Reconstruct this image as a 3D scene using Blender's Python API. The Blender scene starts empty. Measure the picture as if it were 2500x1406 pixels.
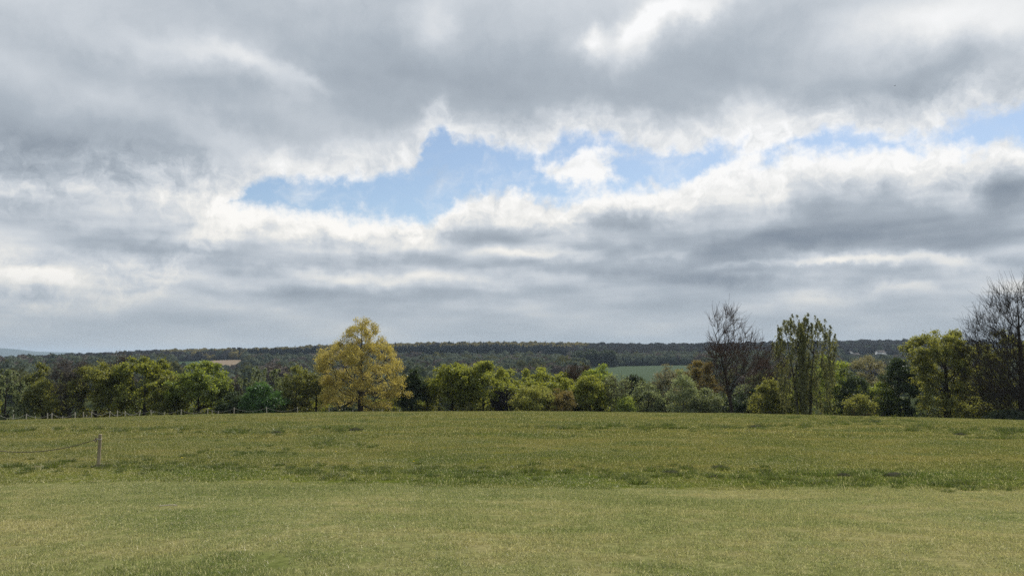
import bpy, math, random
import numpy as np

# ---------------------------------------------------------------- camera
S = bpy.context.scene
COL = S.collection
F = 1925.0                      # focal length in photo pixels (2500 wide)
HORIZON = 865.0
PITCH = math.atan((HORIZON - 703.0) / F)
cam_d = bpy.data.cameras.new('camera')
cam_d.sensor_width = 36.0
cam_d.lens = 36.0 * F / 2500.0
cam_d.clip_start = 0.1
cam_d.clip_end = 60000.0
cam = bpy.data.objects.new('camera', cam_d)
COL.objects.link(cam)
cam.location = (0, 0, 0)        # heights below are measured from the eye
cam.rotation_euler = (math.pi / 2 + PITCH, 0, 0)
S.camera = cam
cp, sp = math.cos(PITCH), math.sin(PITCH)


def ray(px, py):
    a, b = (px - 1250.0) / F, -(py - 703.0) / F
    return np.array([a, cp - b * sp, sp + b * cp])


def at(px, py, d):
    r = ray(px, py)
    return r * (d / r[1])


def azel(px, py):
    r = ray(px, py)
    return math.degrees(math.atan2(r[0], r[1])), math.degrees(math.atan2(r[2], math.hypot(r[0], r[1])))


# ---------------------------------------------------------------- render settings, exposure
S.render.engine = 'CYCLES'
S.view_settings.view_transform = 'Standard'
S.view_settings.look = 'None'
S.view_settings.exposure = 0.0
S.view_settings.gamma = 1.0
S.view_settings.use_curve_mapping = False
S.cycles.use_denoising = False
S.cycles.use_adaptive_sampling = False
S.cycles.max_bounces = 5
S.cycles.diffuse_bounces = 3
S.cycles.glossy_bounces = 1
S.cycles.transmission_bounces = 3
S.cycles.volume_bounces = 0
S.cycles.sample_clamp_indirect = 4.0
S.cycles.transparent_max_bounces = 4
S.cycles.caustics_reflective = False
S.cycles.caustics_refractive = False

# ---------------------------------------------------------------- sun
SUN_AZ, SUN_EL = 26.0, 46.0     # degrees right of the view direction, above the horizon
sun_d = bpy.data.lights.new('sun', 'SUN')
sun_d.energy = 5.0
sun_d.angle = math.radians(0.6)
sun_d.color = (1.0, 0.94, 0.84)
sun = bpy.data.objects.new('sun', sun_d)
COL.objects.link(sun)
sun.rotation_euler = (math.radians(-(90 - SUN_EL)), 0, math.radians(-SUN_AZ))
sun.location = (60, 100, 120)

# ---------------------------------------------------------------- node helpers
class NB:
    """small wrapper to write node networks as expressions"""

    def __init__(self, tree):
        self.t = tree
        self.n = tree.nodes
        self.l = tree.links

    def put(self, v, sock):
        if isinstance(v, (int, float)):
            sock.default_value = v
        elif isinstance(v, (tuple, list)):
            sock.default_value = v if len(sock.default_value) == len(v) else tuple(v) + (1.0,)
        elif v is not None:
            self.l.new(v, sock)

    def m(self, op, a, b=None, c=None, clamp=False):
        n = self.n.new('ShaderNodeMath')
        n.operation = op
        n.use_clamp = clamp
        for i, v in enumerate((a, b, c)):
            if v is not None:
                self.put(v, n.inputs[i])
        return n.outputs[0]

    def add(self, *a):
        r = a[0]
        for v in a[1:]:
            r = self.m('ADD', r, v)
        return r

    def mul(self, a, b): return self.m('MULTIPLY', a, b)
    def sub(self, a, b): return self.m('SUBTRACT', a, b)
    def madd(self, a, b, c): return self.m('MULTIPLY_ADD', a, b, c)

    def v(self, op, a, b=None, scale=None):
        n = self.n.new('ShaderNodeVectorMath')
        n.operation = op
        self.put(a, n.inputs[0])
        if b is not None:
            self.put(b, n.inputs[1])
        if scale is not None:
            self.put(scale, n.inputs['Scale'])
        return n.outputs['Value'] if op in ('DOT_PRODUCT', 'LENGTH', 'DISTANCE') else n.outputs[0]

    def comb(self, x, y, z=0.0):
        n = self.n.new('ShaderNodeCombineXYZ')
        for i, q in enumerate((x, y, z)):
            self.put(q, n.inputs[i])
        return n.outputs[0]

    def sep(self, v):
        n = self.n.new('ShaderNodeSeparateXYZ')
        self.l.new(v, n.inputs[0])
        return n.outputs

    def noise(self, vec, scale, detail=4.0, rough=0.5, lac=2.0, dist=0.0, color=False):
        n = self.n.new('ShaderNodeTexNoise')
        self.put(vec, n.inputs['Vector'])
        for k, q in (('Scale', scale), ('Detail', detail), ('Roughness', rough), ('Lacunarity', lac), ('Distortion', dist)):
            self.put(q, n.inputs[k])
        return n.outputs['Color' if color else 'Fac']

    def step(self, x, lo, hi, a=0.0, b=1.0):
        n = self.n.new('ShaderNodeMapRange')
        n.interpolation_type = 'SMOOTHSTEP'
        for k, q in (('Value', x), ('From Min', lo), ('From Max', hi), ('To Min', a), ('To Max', b)):
            self.put(q, n.inputs[k])
        return n.outputs[0]

    def lin(self, x, lo, hi, a=0.0, b=1.0, clamp=True):
        n = self.n.new('ShaderNodeMapRange')
        n.clamp = clamp
        for k, q in (('Value', x), ('From Min', lo), ('From Max', hi), ('To Min', a), ('To Max', b)):
            self.put(q, n.inputs[k])
        return n.outputs[0]

    def ramp(self, x, stops, interp='LINEAR'):
        n = self.n.new('ShaderNodeValToRGB')
        n.color_ramp.interpolation = interp
        e = n.color_ramp.elements
        while len(e) < len(stops):
            e.new(0.5)
        for i, (p, c) in enumerate(stops):
            e[i].position = p
            e[i].color = tuple(c) + (1.0,)
        self.put(x, n.inputs[0])
        return n.outputs[0]

    def mixc(self, f, a, b, mode='MIX'):
        n = self.n.new('ShaderNodeMix')
        n.data_type = 'RGBA'
        n.blend_type = mode
        self.put(f, n.inputs[0])
        self.put(a, n.inputs[6])
        self.put(b, n.inputs[7])
        return n.outputs[2]

    def curve(self, x, pts):
        n = self.n.new('ShaderNodeFloatCurve')
        c = n.mapping.curves[0]
        while len(c.points) < len(pts):
            c.points.new(0.5, 0.5)
        for p, q in zip(c.points, pts):
            p.location = q
            p.handle_type = 'AUTO_CLAMPED'
        n.mapping.update()
        self.put(x, n.inputs['Value'])
        return n.outputs[0]

    def node(self, kind, **kw):
        n = self.n.new(kind)
        for k, q in kw.items():
            self.put(q, n.inputs[k])
        return n


# ---------------------------------------------------------------- sky: broken stratocumulus with one blue lane
W = bpy.data.worlds.new('World')
S.world = W
W.use_nodes = True
nb = NB(W.node_tree)
nb.n.clear()
D = nb.node('ShaderNodeTexCoord').outputs['Generated']
dx, dy, dz = nb.sep(D)
dzc = nb.m('MAXIMUM', dz, 0.0)
az = nb.mul(nb.m('ARCTAN2', dx, dy), 180 / math.pi)
el = nb.mul(nb.m('ARCSINE', dz), 180 / math.pi)
# position on a flat cloud deck, flattened towards the horizon
inv = nb.m('DIVIDE', 1.0, nb.add(dzc, 0.17))
P = nb.comb(nb.mul(dx, inv), nb.mul(dy, inv), 0.0)
A = nb.comb(az, el, 0.0)
# ragged displacement of the cloud outlines, in degrees
wn = nb.noise(A, 0.16, 7.0, 0.60, color=True)
warp = nb.v('SCALE', nb.v('SUBTRACT', wn, (0.5, 0.5, 0.5)), scale=5.2)
wx, wy, wz = nb.sep(warp)
azw, elw = nb.add(az, wx), nb.madd(wy, 0.75, el)
Aw = nb.comb(nb.madd(wx, 1.3, az), nb.madd(wy, 0.9, el), 0.0)


def edge(pts):
    q = []
    for px, py in pts:
        a, e = azel(px, py)
        q.append(((a + 60) / 120, e / 40))
    q[0] = (0.0, q[0][1])
    q.append((1.0, q[-1][1]))
    return nb.mul(nb.curve(nb.lin(azw, -60, 60), q), 40.0)


up_e = edge([(-800, 700), (300, 690), (520, 560), (600, 470), (660, 436), (820, 440), (960, 420), (1015, 396), (1045, 345), (1085, 312),
             (1115, 350), (1200, 372), (1290, 378), (1345, 350), (1380, 330), (1470, 328), (1560, 342), (1650, 376), (1760, 368), (1860, 372),
             (1960, 345), (2100, 330), (2250, 318), (2360, 290), (2500, 252), (2700, 190), (3000, 150)])
lo_e = edge([(-800, 420), (300, 420), (520, 450), (610, 486), (700, 515), (860, 530), (1000, 545), (1070, 512), (1150, 466), (1250, 460), (1350, 486),
             (1450, 462), (1600, 440), (1720, 424), (1830, 412), (1910, 402), (1940, 372), (2060, 366), (2190, 338), (2280, 362),
             (2400, 350), (2450, 322), (2520, 322), (2700, 300), (3000, 330)])
below = nb.sub(lo_e, elw)        # degrees inside the lower bank
above = nb.sub(elw, up_e)        # degrees inside the upper deck
inside = nb.m('MAXIMUM', below, above)


def blobs(vec, lst, start=0.0):
    acc = start
    for px, py, rx, ry, rot, amp in lst:
        a, e = azel(px, py)
        mp = nb.n.new('ShaderNodeMapping')
        mp.vector_type = 'TEXTURE'
        mp.inputs['Location'].default_value = (a, e, 0)
        mp.inputs['Rotation'].default_value = (0, 0, math.radians(rot))
        mp.inputs['Scale'].default_value = (rx / 33.0, ry / 33.0, 1)
        nb.l.new(vec, mp.inputs['Vector'])
        dd = nb.v('DOT_PRODUCT', mp.outputs[0], mp.outputs[0])
        acc = nb.madd(nb.m('POWER', 0.37, dd), amp, acc)
    return acc


# wisps and the small cloud inside the blue lane
extra = blobs(Aw, [(1420, 404, 92, 36, 8, 3.6), (1330, 420, 60, 22, 0, 0.7), (900, 492, 80, 26, -8, 1.0), (1830, 392, 120, 26, 18, 1.25),
                   (2270, 350, 70, 35, 0, 0.9), (1050, 350, 25, 55, 0, 0.7), (1500, 360, 60, 10, 0, 0.5)])
inside = nb.add(inside, extra)
streak = blobs(A, [(1800, 394, 75, 2.6, 25, 0.75)])      # a short vapour trail
fine = nb.noise(A, 0.9, 6.0, 0.62)
cover = nb.step(nb.madd(nb.sub(fine, 0.5), 2.1, inside), -0.40, 0.85)
wisp = nb.mul(nb.step(nb.noise(Aw, 0.30, 6.0, 0.62), 0.46, 0.84), 0.6)
cover = nb.m('MAXIMUM', cover, nb.m('MAXIMUM', wisp, nb.mul(streak, 0.6)))
# thin places of the deck outside and above the lane
big = nb.noise(P, 0.9, 6.0, 0.52, dist=0.35)
# brightness of the cloud
soft = nb.noise(nb.v('MULTIPLY', P, (0.8, 1.0, 1.0)), 1.9, 3.2, 0.46, dist=0.5)
strata = nb.noise(nb.v('MULTIPLY', A, (0.075, 0.34, 1.0)), 1.0, 4.0, 0.50, dist=0.3)
puff = nb.noise(Aw, 0.70, 6.0, 0.62)
low = nb.step(el, 15.0, 8.0)
lum = nb.madd(nb.mul(nb.sub(soft, 0.5), nb.step(el, 6.0, 14.0)), 0.70, 0.585)
lum = nb.madd(nb.mul(nb.sub(strata, 0.5), low), 0.7, lum)
# rows of flat-based puffs: lit where the cloud thins out upwards, grey underneath
PS = (0.11, 0.50, 1.0)
pa = nb.noise(nb.v('MULTIPLY', A, PS), 1.0, 3.5, 0.50)
pb = nb.noise(nb.v('MULTIPLY', nb.v('ADD', A, (0.5, 1.0, 0.0)), PS), 1.0, 2.0, 0.45)
lum = nb.madd(nb.mul(nb.sub(pa, pb), low), 0.75, lum)
rim_lo = nb.mul(nb.step(below, 4.2, 0.5), nb.step(below, -3.0, -0.5))
rim_up = nb.mul(nb.step(above, 3.6, 0.3), nb.step(above, -3.0, -0.5))
rim = nb.m('MAXIMUM', nb.mul(rim_lo, 0.42), nb.mul(rim_up, 0.34))
lum = nb.add(lum, nb.mul(rim, nb.step(az, -26, -10, 0.35, 1.0)))
lum = nb.madd(nb.mul(nb.sub(puff, 0.5), nb.madd(rim, 2.0, 0.12)), 1.0, lum)
lum = blobs(Aw, [
    # grey undersides
    (60, 320, 300, 130, -8, -0.279), (450, 215, 380, 50, -12, -0.197), (850, 255, 260, 50, -14, -0.148), (300, 370, 330, 50, 0, -0.164),
    (750, 90, 300, 80, -12, -0.164), (1180, 200, 230, 130, 0, -0.213), (1550, 220, 260, 70, 0, -0.131),
    (1830, 120, 230, 90, 0, -0.180), (2150, 230, 330, 80, 5, -0.221), (1480, 30, 80, 40, 0, -0.041), (2340, 190, 220, 65, 0, -0.20),
    (1990, 560, 340, 62, 10, -0.328), (1830, 620, 260, 40, 4, -0.230), (2300, 540, 130, 70, 0, -0.164), (2470, 480, 70, 70, 0, -0.295),
    (1510, 560, 140, 45, 0, -0.279), (1130, 570, 180, 34, 0, -0.246), (830, 612, 190, 36, -4, -0.328), (400, 600, 220, 22, -4, -0.197),
    (2190, 686, 150, 20, -4, -0.197), (1850, 668, 200, 18, 0, -0.180), (1400, 662, 170, 16, 0, -0.164), (620, 712, 260, 18, 0, -0.131),
    (1150, 720, 260, 22, 0, -0.131), (2350, 620, 120, 25, 0, -0.123),
    # lit tops and thin places
    (600, 162, 150, 30, -12, 0.30), (300, 110, 170, 50, -10, 0.12), (740, 178, 60, 16, -10, 0.18), (1060, 40, 70, 60, 35, 0.20),
    (1440, 108, 45, 30, 0, 0.40), (1570, 75, 80, 45, 30, 0.40), (1660, 10, 120, 22, 15, 0.28), (2330, 45, 200, 55, -8, 0.22), (2470, 120, 50, 60, 0, 0.10),
    (1850, 280, 80, 45, 0, 0.36), (620, 370, 260, 60, -16, 0.22), (150, 520, 260, 40, 0, 0.14), (600, 510, 220, 60, -10, 0.14),
    (930, 560, 160, 26, -4, 0.22), (1300, 625, 160, 14, 0, 0.24), (1600, 618, 110, 18, 10, 0.20), (2170, 640, 240, 15, -5, 0.30),
    (60, 665, 110, 18, 0, 0.20), (900, 680, 320, 16, 0, 0.22), (1900, 650, 200, 8, 0, 0.20), (2330, 480, 60, 30, 0, 0.20), (2100, 725, 220, 14, 0, 0.14),
    (1420, 395, 110, 50, 0, 0.22),
], lum)
# forward scattering: the deck is brighter in the direction of the sun
sv = (math.sin(math.radians(SUN_AZ)) * math.cos(math.radians(SUN_EL)), math.cos(math.radians(SUN_AZ)) * math.cos(math.radians(SUN_EL)), math.sin(math.radians(SUN_EL)))
glow = nb.step(nb.v('DOT_PRODUCT', D, sv), 0.80, 1.0)
lum = nb.madd(glow, 0.14, lum)
ccol = nb.ramp(lum, [(0.0, (0.220, 0.265, 0.325)), (0.22, (0.298, 0.345, 0.402)), (0.45, (0.420, 0.472, 0.530)), (0.66, (0.61, 0.652, 0.700)),
                     (0.85, (0.82, 0.835, 0.845)), (1.0, (0.96, 0.965, 0.97))])
ccol = nb.mixc(nb.mul(nb.step(lum, .55, .9), nb.step(el, 16.0, 6.0, 0.0, 1.0)), ccol, nb.v('MULTIPLY', ccol, (1.03, 1.0, 0.945)))
# distance veil near the horizon
veil = nb.step(el, 6.5, 0.0, 0.0, 0.78)
ccol = nb.mixc(veil, ccol, (0.365, 0.415, 0.455))
cover = nb.m('MAXIMUM', cover, nb.step(el, 6.0, 1.5))
sky = nb.n.new('ShaderNodeTexSky')
sky.sky_type = 'NISHITA'
sky.sun_disc = False
sky.sun_elevation = math.radians(SUN_EL)
sky.sun_rotation = math.radians(SUN_AZ)
sky.altitude = 100
sky.air_density = 1.0
sky.dust_density = 0.5
sky.ozone_density = 1.2
bg1 = nb.node('ShaderNodeBackground', Color=sky.outputs[0], Strength=0.100)
bg2 = nb.node('ShaderNodeBackground', Color=ccol, Strength=1.0)
mx = nb.n.new('ShaderNodeMixShader')
nb.l.new(cover, mx.inputs[0])
nb.l.new(bg1.outputs[0], mx.inputs[1])
nb.l.new(bg2.outputs[0], mx.inputs[2])
wo = nb.n.new('ShaderNodeOutputWorld')
nb.l.new(mx.outputs[0], wo.inputs['Surface'])
W.cycles.sampling_method = 'MANUAL'
W.cycles.sample_map_resolution = 512

# ---------------------------------------------------------------- object helpers
rng = np.random.default_rng(7)


def link(o, parent=None, label=None, cat=None, group=None, kind=None):
    COL.objects.link(o)
    if parent is not None:
        o.parent = parent
    for k, q in (('label', label), ('category', cat), ('group', group), ('kind', kind)):
        if q:
            o[k] = q
    return o


def empty(name, loc, label, cat, group=None):
    o = bpy.data.objects.new(name, None)
    o.empty_display_size = 0.3
    o.location = loc
    return link(o, None, label, cat, group)


def mesh_np(name, verts, faces, mats, loops=None, fmat=None, attr=None, smooth=False):
    """mesh from numpy arrays; faces is (n,k) or a list of such arrays"""
    me = bpy.data.meshes.new(name)
    if not isinstance(faces, list):
        faces = [faces]
    faces = [np.asarray(f, dtype=np.int32) for f in faces if len(f)]
    lv = np.concatenate([f.ravel() for f in faces])
    tot = np.concatenate([np.full(len(f), f.shape[1], dtype=np.int32) for f in faces])
    start = np.concatenate([[0], np.cumsum(tot)[:-1]]).astype(np.int32)
    me.vertices.add(len(verts))
    me.vertices.foreach_set('co', np.asarray(verts, dtype=np.float32).ravel())
    me.loops.add(len(lv))
    me.loops.foreach_set('vertex_index', lv)
    me.polygons.add(len(tot))
    me.polygons.foreach_set('loop_start', start)
    me.polygons.foreach_set('loop_total', tot)
    for m in (mats if isinstance(mats, (list, tuple)) else [mats]):
        me.materials.append(m)
    if fmat is not None:
        me.polygons.foreach_set('material_index', np.asarray(fmat, dtype=np.int32))
    if smooth:
        me.polygons.foreach_set('use_smooth', np.ones(len(tot), dtype=bool))
    if attr is not None:
        a = me.attributes.new('tint', 'FLOAT', 'FACE')
        a.data.foreach_set('value', np.asarray(attr, dtype=np.float32))
    me.update()
    return me


def mesh_obj(name, me, parent=None, **kw):
    return link(bpy.data.objects.new(name, me), parent, **kw)


def new_mat(name):
    m = bpy.data.materials.new(name)
    m.use_nodes = True
    b = NB(m.node_tree)
    b.n.clear()
    out = b.n.new('ShaderNodeOutputMaterial')
    return m, b, out


# ---------------------------------------------------------------- terrain heights (eye = 0)
_sy = np.array([-400, -100, -20, 0, 20, 30, 45, 60, 90, 106, 120, 140, 200, 300])
_ss = np.array([0, .01, .06, .085, .085, .067, .048, .042, .042, .054, .082, .108, .105, .088])
_gy = np.arange(-400, 300.5, 0.5)
_gs = np.interp(_gy, _sy, _ss)
_gz = -np.cumsum(_gs) * 0.5
_gz = _gz - np.interp(0, _gy, _gz) - 1.65
_fp = np.array([-700, 0, 250, 420, 600, 900, 1200, 1500, 1700, 1900, 2150, 2400, 3200], float)      # photo columns
_fd = np.array([250, 400, 620, 800, 1000, 1250, 1600, 2100, 3200, 14000], float)                    # distances
# photo row of the bare ground, by distance (rows) and column
_fr = np.array([
    [1015, 1010, 1006, 1004, 1003, 1002, 1002, 1003, 1004, 1005, 1006, 1008, 1010],
    [975, 970, 968, 967, 966, 966, 966, 964, 962, 962, 962, 962, 962],
    [928, 926, 926, 930, 938, 940, 938, 922, 920, 922, 925, 925, 925],
    [912, 908, 908, 916, 918, 916, 914, 903, 902, 905, 906, 905, 905],
    [902, 898, 896, 896, 896, 895, 894, 894, 892, 890, 890, 890, 890],
    [898, 896, 884, 884, 882, 876, 874, 878, 876, 872, 871, 874, 876],
    [893, 890, 878, 872, 868, 855, 853, 856, 855, 851, 848, 850, 855],
    [888, 884, 878, 872, 868, 858, 856, 856, 855, 851, 846, 848, 853],
    [880, 880, 876, 872, 870, 868, 866, 866, 866, 866, 866, 866, 866],
    [871, 871, 871, 871, 871, 871, 871, 871, 871, 871, 871, 871, 871]], float)


def smooth_t(t):
    return t * t * (3 - 2 * t)


def far_row(px, d):
    i = np.clip(np.searchsorted(_fd, d) - 1, 0, len(_fd) - 2)
    j = np.clip(np.searchsorted(_fp, px) - 1, 0, len(_fp) - 2)
    u = np.clip((d - _fd[i]) / (_fd[i + 1] - _fd[i]), 0, 1)
    v = np.clip((px - _fp[j]) / (_fp[j + 1] - _fp[j]), 0, 1)
    v = smooth_t(v)
    a = _fr[i, j] * (1 - v) + _fr[i, j + 1] * v
    b = _fr[i + 1, j] * (1 - v) + _fr[i + 1, j + 1] * v
    return a * (1 - u) + b * u


def wob(x, y, s, k):
    return (np.sin(x / s + k) * np.cos(y / (s * 1.13) + 1.7 * k) + 0.5 * np.sin(x / (s * .47) - 2.1 * k + y / (s * .61)))


def ground_z(x, y):
    x = np.asarray(x, float)
    y = np.asarray(y, float)
    near = np.interp(y, _gy, _gz)
    near = near - np.where(x < -8, 2.15, 1.25) * np.clip((x + 8) / 76.0, -2.5, 2.5) ** 2 * np.clip(y / 115.0, 0, 1.3) ** 1.5
    near = near + 0.05 * wob(x, y, 9.0, 0.3) + 0.025 * wob(x, y, 3.1, 1.3)
    yy = np.maximum(y, 250.0)
    px = 1250 + F * x / yy
    row = far_row(px, yy)
    far = (HORIZON - row) * yy / F + 0.8 * wob(x, y, 130.0, 0.8)
    t = smooth_t(np.clip((y - 190) / 160.0, 0, 1))
    return near * (1 - t) + far * t


# ---------------------------------------------------------------- ground materials
def grass_colours(b, pos):
    """patchy colours of the field, as the grass itself has them: (lawn, meadow)"""
    n1 = b.noise(pos, 0.22, 4.0, 0.55)
    n2 = b.noise(pos, 1.6, 3.0, 0.6)
    n3 = b.noise(b.v('MULTIPLY', pos, (0.5, 1.6, 1.0)), 0.10, 4.0, 0.6)
    f = b.madd(b.sub(n2, 0.5), 0.5, b.madd(b.sub(n3, 0.5), 0.7, n1))
    lawn = b.ramp(f, [(0.28, (0.115, 0.145, 0.040)), (0.48, (0.190, 0.204, 0.076)), (0.68, (0.280, 0.258, 0.118))])
    mead = b.ramp(f, [(0.28, (0.082, 0.106, 0.020)), (0.50, (0.132, 0.138, 0.032)), (0.72, (0.185, 0.168, 0.048))])
    gx_, gy_, gz_ = b.sep(pos)
    strip = b.mul(b.step(gy_, 20.0, 22.5), b.step(gy_, 30.0, 24.5))      # lusher, uncut strip along the mown edge
    mead = b.mixc(b.mul(strip, b.step(n2, .3, .65, .1, .8)), mead, b.v('MULTIPLY', mead, (0.72, 0.96, 0.6)))
    return lawn, mead


def lawn_edge(b, x, y):
    """1 on the mown lawn, 0 in the meadow; a ragged edge about 21 m out"""
    n = b.noise(b.comb(x, y, 0.0), 0.35, 4.0, 0.6)
    lim = b.madd(x, -0.045, b.madd(b.sub(n, 0.5), 2.0, 21.3))
    return b.step(b.sub(lim, y), -0.6, 0.9)


m_ground, b, out = new_mat('field_ground')
geo = b.node('ShaderNodeNewGeometry')
pos = geo.outputs['Position']
gx, gy, gz = b.sep(pos)
lawn, mead = grass_colours(b, pos)
near_col = b.mixc(lawn_edge(b, gx, gy), mead, lawn)
nn = b.noise(pos, 9.0, 5.0, 0.7)
near_col = b.mixc(1.0, near_col, b.ramp(nn, [(0.3, (0.45, 0.45, 0.45)), (0.7, (1.0, 1.0, 1.0))]), 'MULTIPLY')
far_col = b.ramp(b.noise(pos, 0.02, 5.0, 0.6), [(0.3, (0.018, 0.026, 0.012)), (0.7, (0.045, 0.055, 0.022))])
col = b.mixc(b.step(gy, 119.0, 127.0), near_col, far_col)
bmp = b.node('ShaderNodeBump', Strength=0.6, Distance=0.04, Height=b.noise(pos, 22.0, 4.0, 0.7))
sh = b.node('ShaderNodeBsdfDiffuse', Color=col)
b.l.new(bmp.outputs[0], sh.inputs['Normal'])
b.l.new(sh.outputs[0], out.inputs['Surface'])

# ---------------------------------------------------------------- the ground, one sheet to the horizon
tx = np.linspace(-1, 1, 361)
ty = np.linspace(0, 1, 430)
gxs = np.sign(tx) * (60 * np.abs(tx) + 12500 * np.abs(tx) ** 4.6)
gys = -60 + 330 * ty + 12500 * ty ** 5.4
GX, GY = np.meshgrid(gxs, gys)
GZ = ground_z(GX, GY)
vv = np.stack([GX, GY, GZ], -1).reshape(-1, 3)
nx, ny = len(gxs), len(gys)
ii = (np.arange(ny - 1)[:, None] * nx + np.arange(nx - 1)[None, :]).ravel()
ff = np.stack([ii, ii + 1, ii + nx + 1, ii + nx], 1)
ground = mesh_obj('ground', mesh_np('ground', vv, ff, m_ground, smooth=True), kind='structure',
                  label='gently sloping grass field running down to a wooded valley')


def draped(name, mat, px0, px1, d0, d1, lift, n=24, skew=0.0, label=None):
    u, v = np.meshgrid(np.linspace(0, 1, n), np.linspace(0, 1, n))
    d = d0 + (d1 - d0) * v
    px = px0 + (px1 - px0) * u + skew * (v - 0.5)
    x = (px - 1250) * d / F
    z = ground_z(x, d) + lift
    vs = np.stack([x, d, z], -1).reshape(-1, 3)
    k = (np.arange(n - 1)[:, None] * n + np.arange(n - 1)[None, :]).ravel()
    return mesh_obj(name, mesh_np(name, vs, np.stack([k, k + 1, k + n + 1, k + n], 1), mat, smooth=True), kind='structure', label=label)


def plain_mat(name, c0, c1, scale, rough=0.9, stretch=(1, 1, 1), detail=5.0, bump=0.0):
    m, b, out = new_mat(name)
    tc = b.node('ShaderNodeTexCoord').outputs['Object']
    n = b.noise(b.v('MULTIPLY', tc, stretch), scale, detail, 0.6)
    sh = b.node('ShaderNodeBsdfPrincipled', **{'Base Color': b.ramp(n, [(0.3, c0), (0.7, c1)]), 'Roughness': rough, 'Specular IOR Level': 0.05 if rough > .5 else .4})
    if bump:
        bm = b.node('ShaderNodeBump', Strength=0.5, Distance=bump, Height=n)
        b.l.new(bm.outputs[0], sh.inputs['Normal'])
    b.l.new(sh.outputs[0], out.inputs['Surface'])
    return m


m_pasture = plain_mat('far_pasture', (0.023, 0.046, 0.017), (0.032, 0.058, 0.021), 0.03)
m_plough = plain_mat('bare_field_soil', (0.15, 0.115, 0.080), (0.20, 0.155, 0.105), 0.04, stretch=(1, 4, 1))
FIELDS = [(1435, 1700, 640, 985), (455, 580, 1010, 1290)]
draped('pasture', m_pasture, 1435, 1700, 500, 985, 0.5, label='flat green pasture in front of the far wood')
draped('pasture', m_pasture, 430, 522, 1015, 1290, 0.5, skew=20, label='small green field below the left ridge')
draped('bare_field', m_plough, 508, 585, 1015, 1290, 0.9, skew=24, label='small tan bare field beside the green field below the ridge')

# far hill on the left skyline
m_hill = plain_mat('far_hill', (0.02, 0.035, 0.025), (0.05, 0.065, 0.04), 0.002)
hx = np.linspace(-8200, -4600, 60)
hy = np.linspace(8700, 10300, 12)
HX, HY = np.meshgrid(hx, hy)
pxh = 1250 + F * HX / 9500.0
hh = np.interp(pxh, [-60, 0, 30, 60, 90, 130, 180, 250], [848, 850, 851, 855, 858, 859, 862, 872])
HZ = (HORIZON - hh) * 9500 / F * np.sin(np.pi * (HY - 8700) / 1600) ** 0.7 - 90 * (1 - np.sin(np.pi * (HY - 8700) / 1600))
HZ += 3 * wob(HX, HY, 160, 0.4)
k = (np.arange(11)[:, None] * 60 + np.arange(59)[None, :]).ravel()
mesh_obj('hills', mesh_np('hills', np.stack([HX, HY, HZ], -1).reshape(-1, 3), np.stack([k, k + 1, k + 61, k + 60], 1), m_hill, smooth=True),
         kind='structure', label='pale blue hill on the far horizon')

# ---------------------------------------------------------------- air
m_haze, b, out = new_mat('haze')
pv = b.node('ShaderNodeVolumePrincipled')
pv.inputs['Color'].default_value = (0.62, 0.79, 1.0, 1)
pv.inputs['Density'].default_value = 6.0e-5
pv.inputs['Anisotropy'].default_value = 0.2
pv.inputs['Density Attribute'].default_value = ''
pv.inputs['Temperature Attribute'].default_value = ''
b.l.new(pv.outputs[0], out.inputs['Volume'])
m_haze.cycles.homogeneous_volume = True
X0, X1, Y0, Y1, Z0, Z1 = -13200, 13200, -400, 13200, -260, 82
hv = np.array([(x, y, z) for z in (Z0, Z1) for y in (Y0, Y1) for x in (X0, X1)], float)
hf = np.array([(0, 2, 3, 1), (4, 5, 7, 6), (0, 1, 5, 4), (1, 3, 7, 5), (3, 2, 6, 7), (2, 0, 4, 6)])
mesh_obj('haze', mesh_np('haze', hv, hf, m_haze), kind='stuff', label='thin pale haze in the air over the valley')

# ---------------------------------------------------------------- foliage and bark materials
def leaf_mat(name, dark, light, trans=0.45, tcol=None, rough=0.55, objvar=0.0, gloss=0.03):
    """two-sided leaf: diffuse + light let through; colour varies from leaf to leaf"""
    m, b, out = new_mat(name)
    t = b.node('ShaderNodeAttribute')
    t.attribute_name = 'tint'
    f = t.outputs['Fac']
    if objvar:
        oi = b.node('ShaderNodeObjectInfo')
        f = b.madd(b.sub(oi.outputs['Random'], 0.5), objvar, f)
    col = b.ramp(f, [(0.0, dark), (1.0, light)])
    tc = tcol or tuple(min(1, c * k) for c, k in zip(light, (1.25, 1.2, 0.7)))
    tcol2 = b.ramp(f, [(0.0, tuple(0.7 * c for c in tc)), (1.0, tc)])
    d = b.node('ShaderNodeBsdfDiffuse', Color=col)
    tr = b.node('ShaderNodeBsdfTranslucent', Color=tcol2)
    mx = b.n.new('ShaderNodeMixShader')
    mx.inputs[0].default_value = trans
    b.l.new(d.outputs[0], mx.inputs[1])
    b.l.new(tr.outputs[0], mx.inputs[2])
    g = b.node('ShaderNodeBsdfGlossy', Color=(0.9, 0.95, 1.0), Roughness=rough)
    mx2 = b.n.new('ShaderNodeMixShader')
    mx2.inputs[0].default_value = gloss
    b.l.new(mx.outputs[0], mx2.inputs[1])
    b.l.new(g.outputs[0], mx2.inputs[2])
    b.l.new(mx2.outputs[0], out.inputs['Surface'])
    return m


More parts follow.
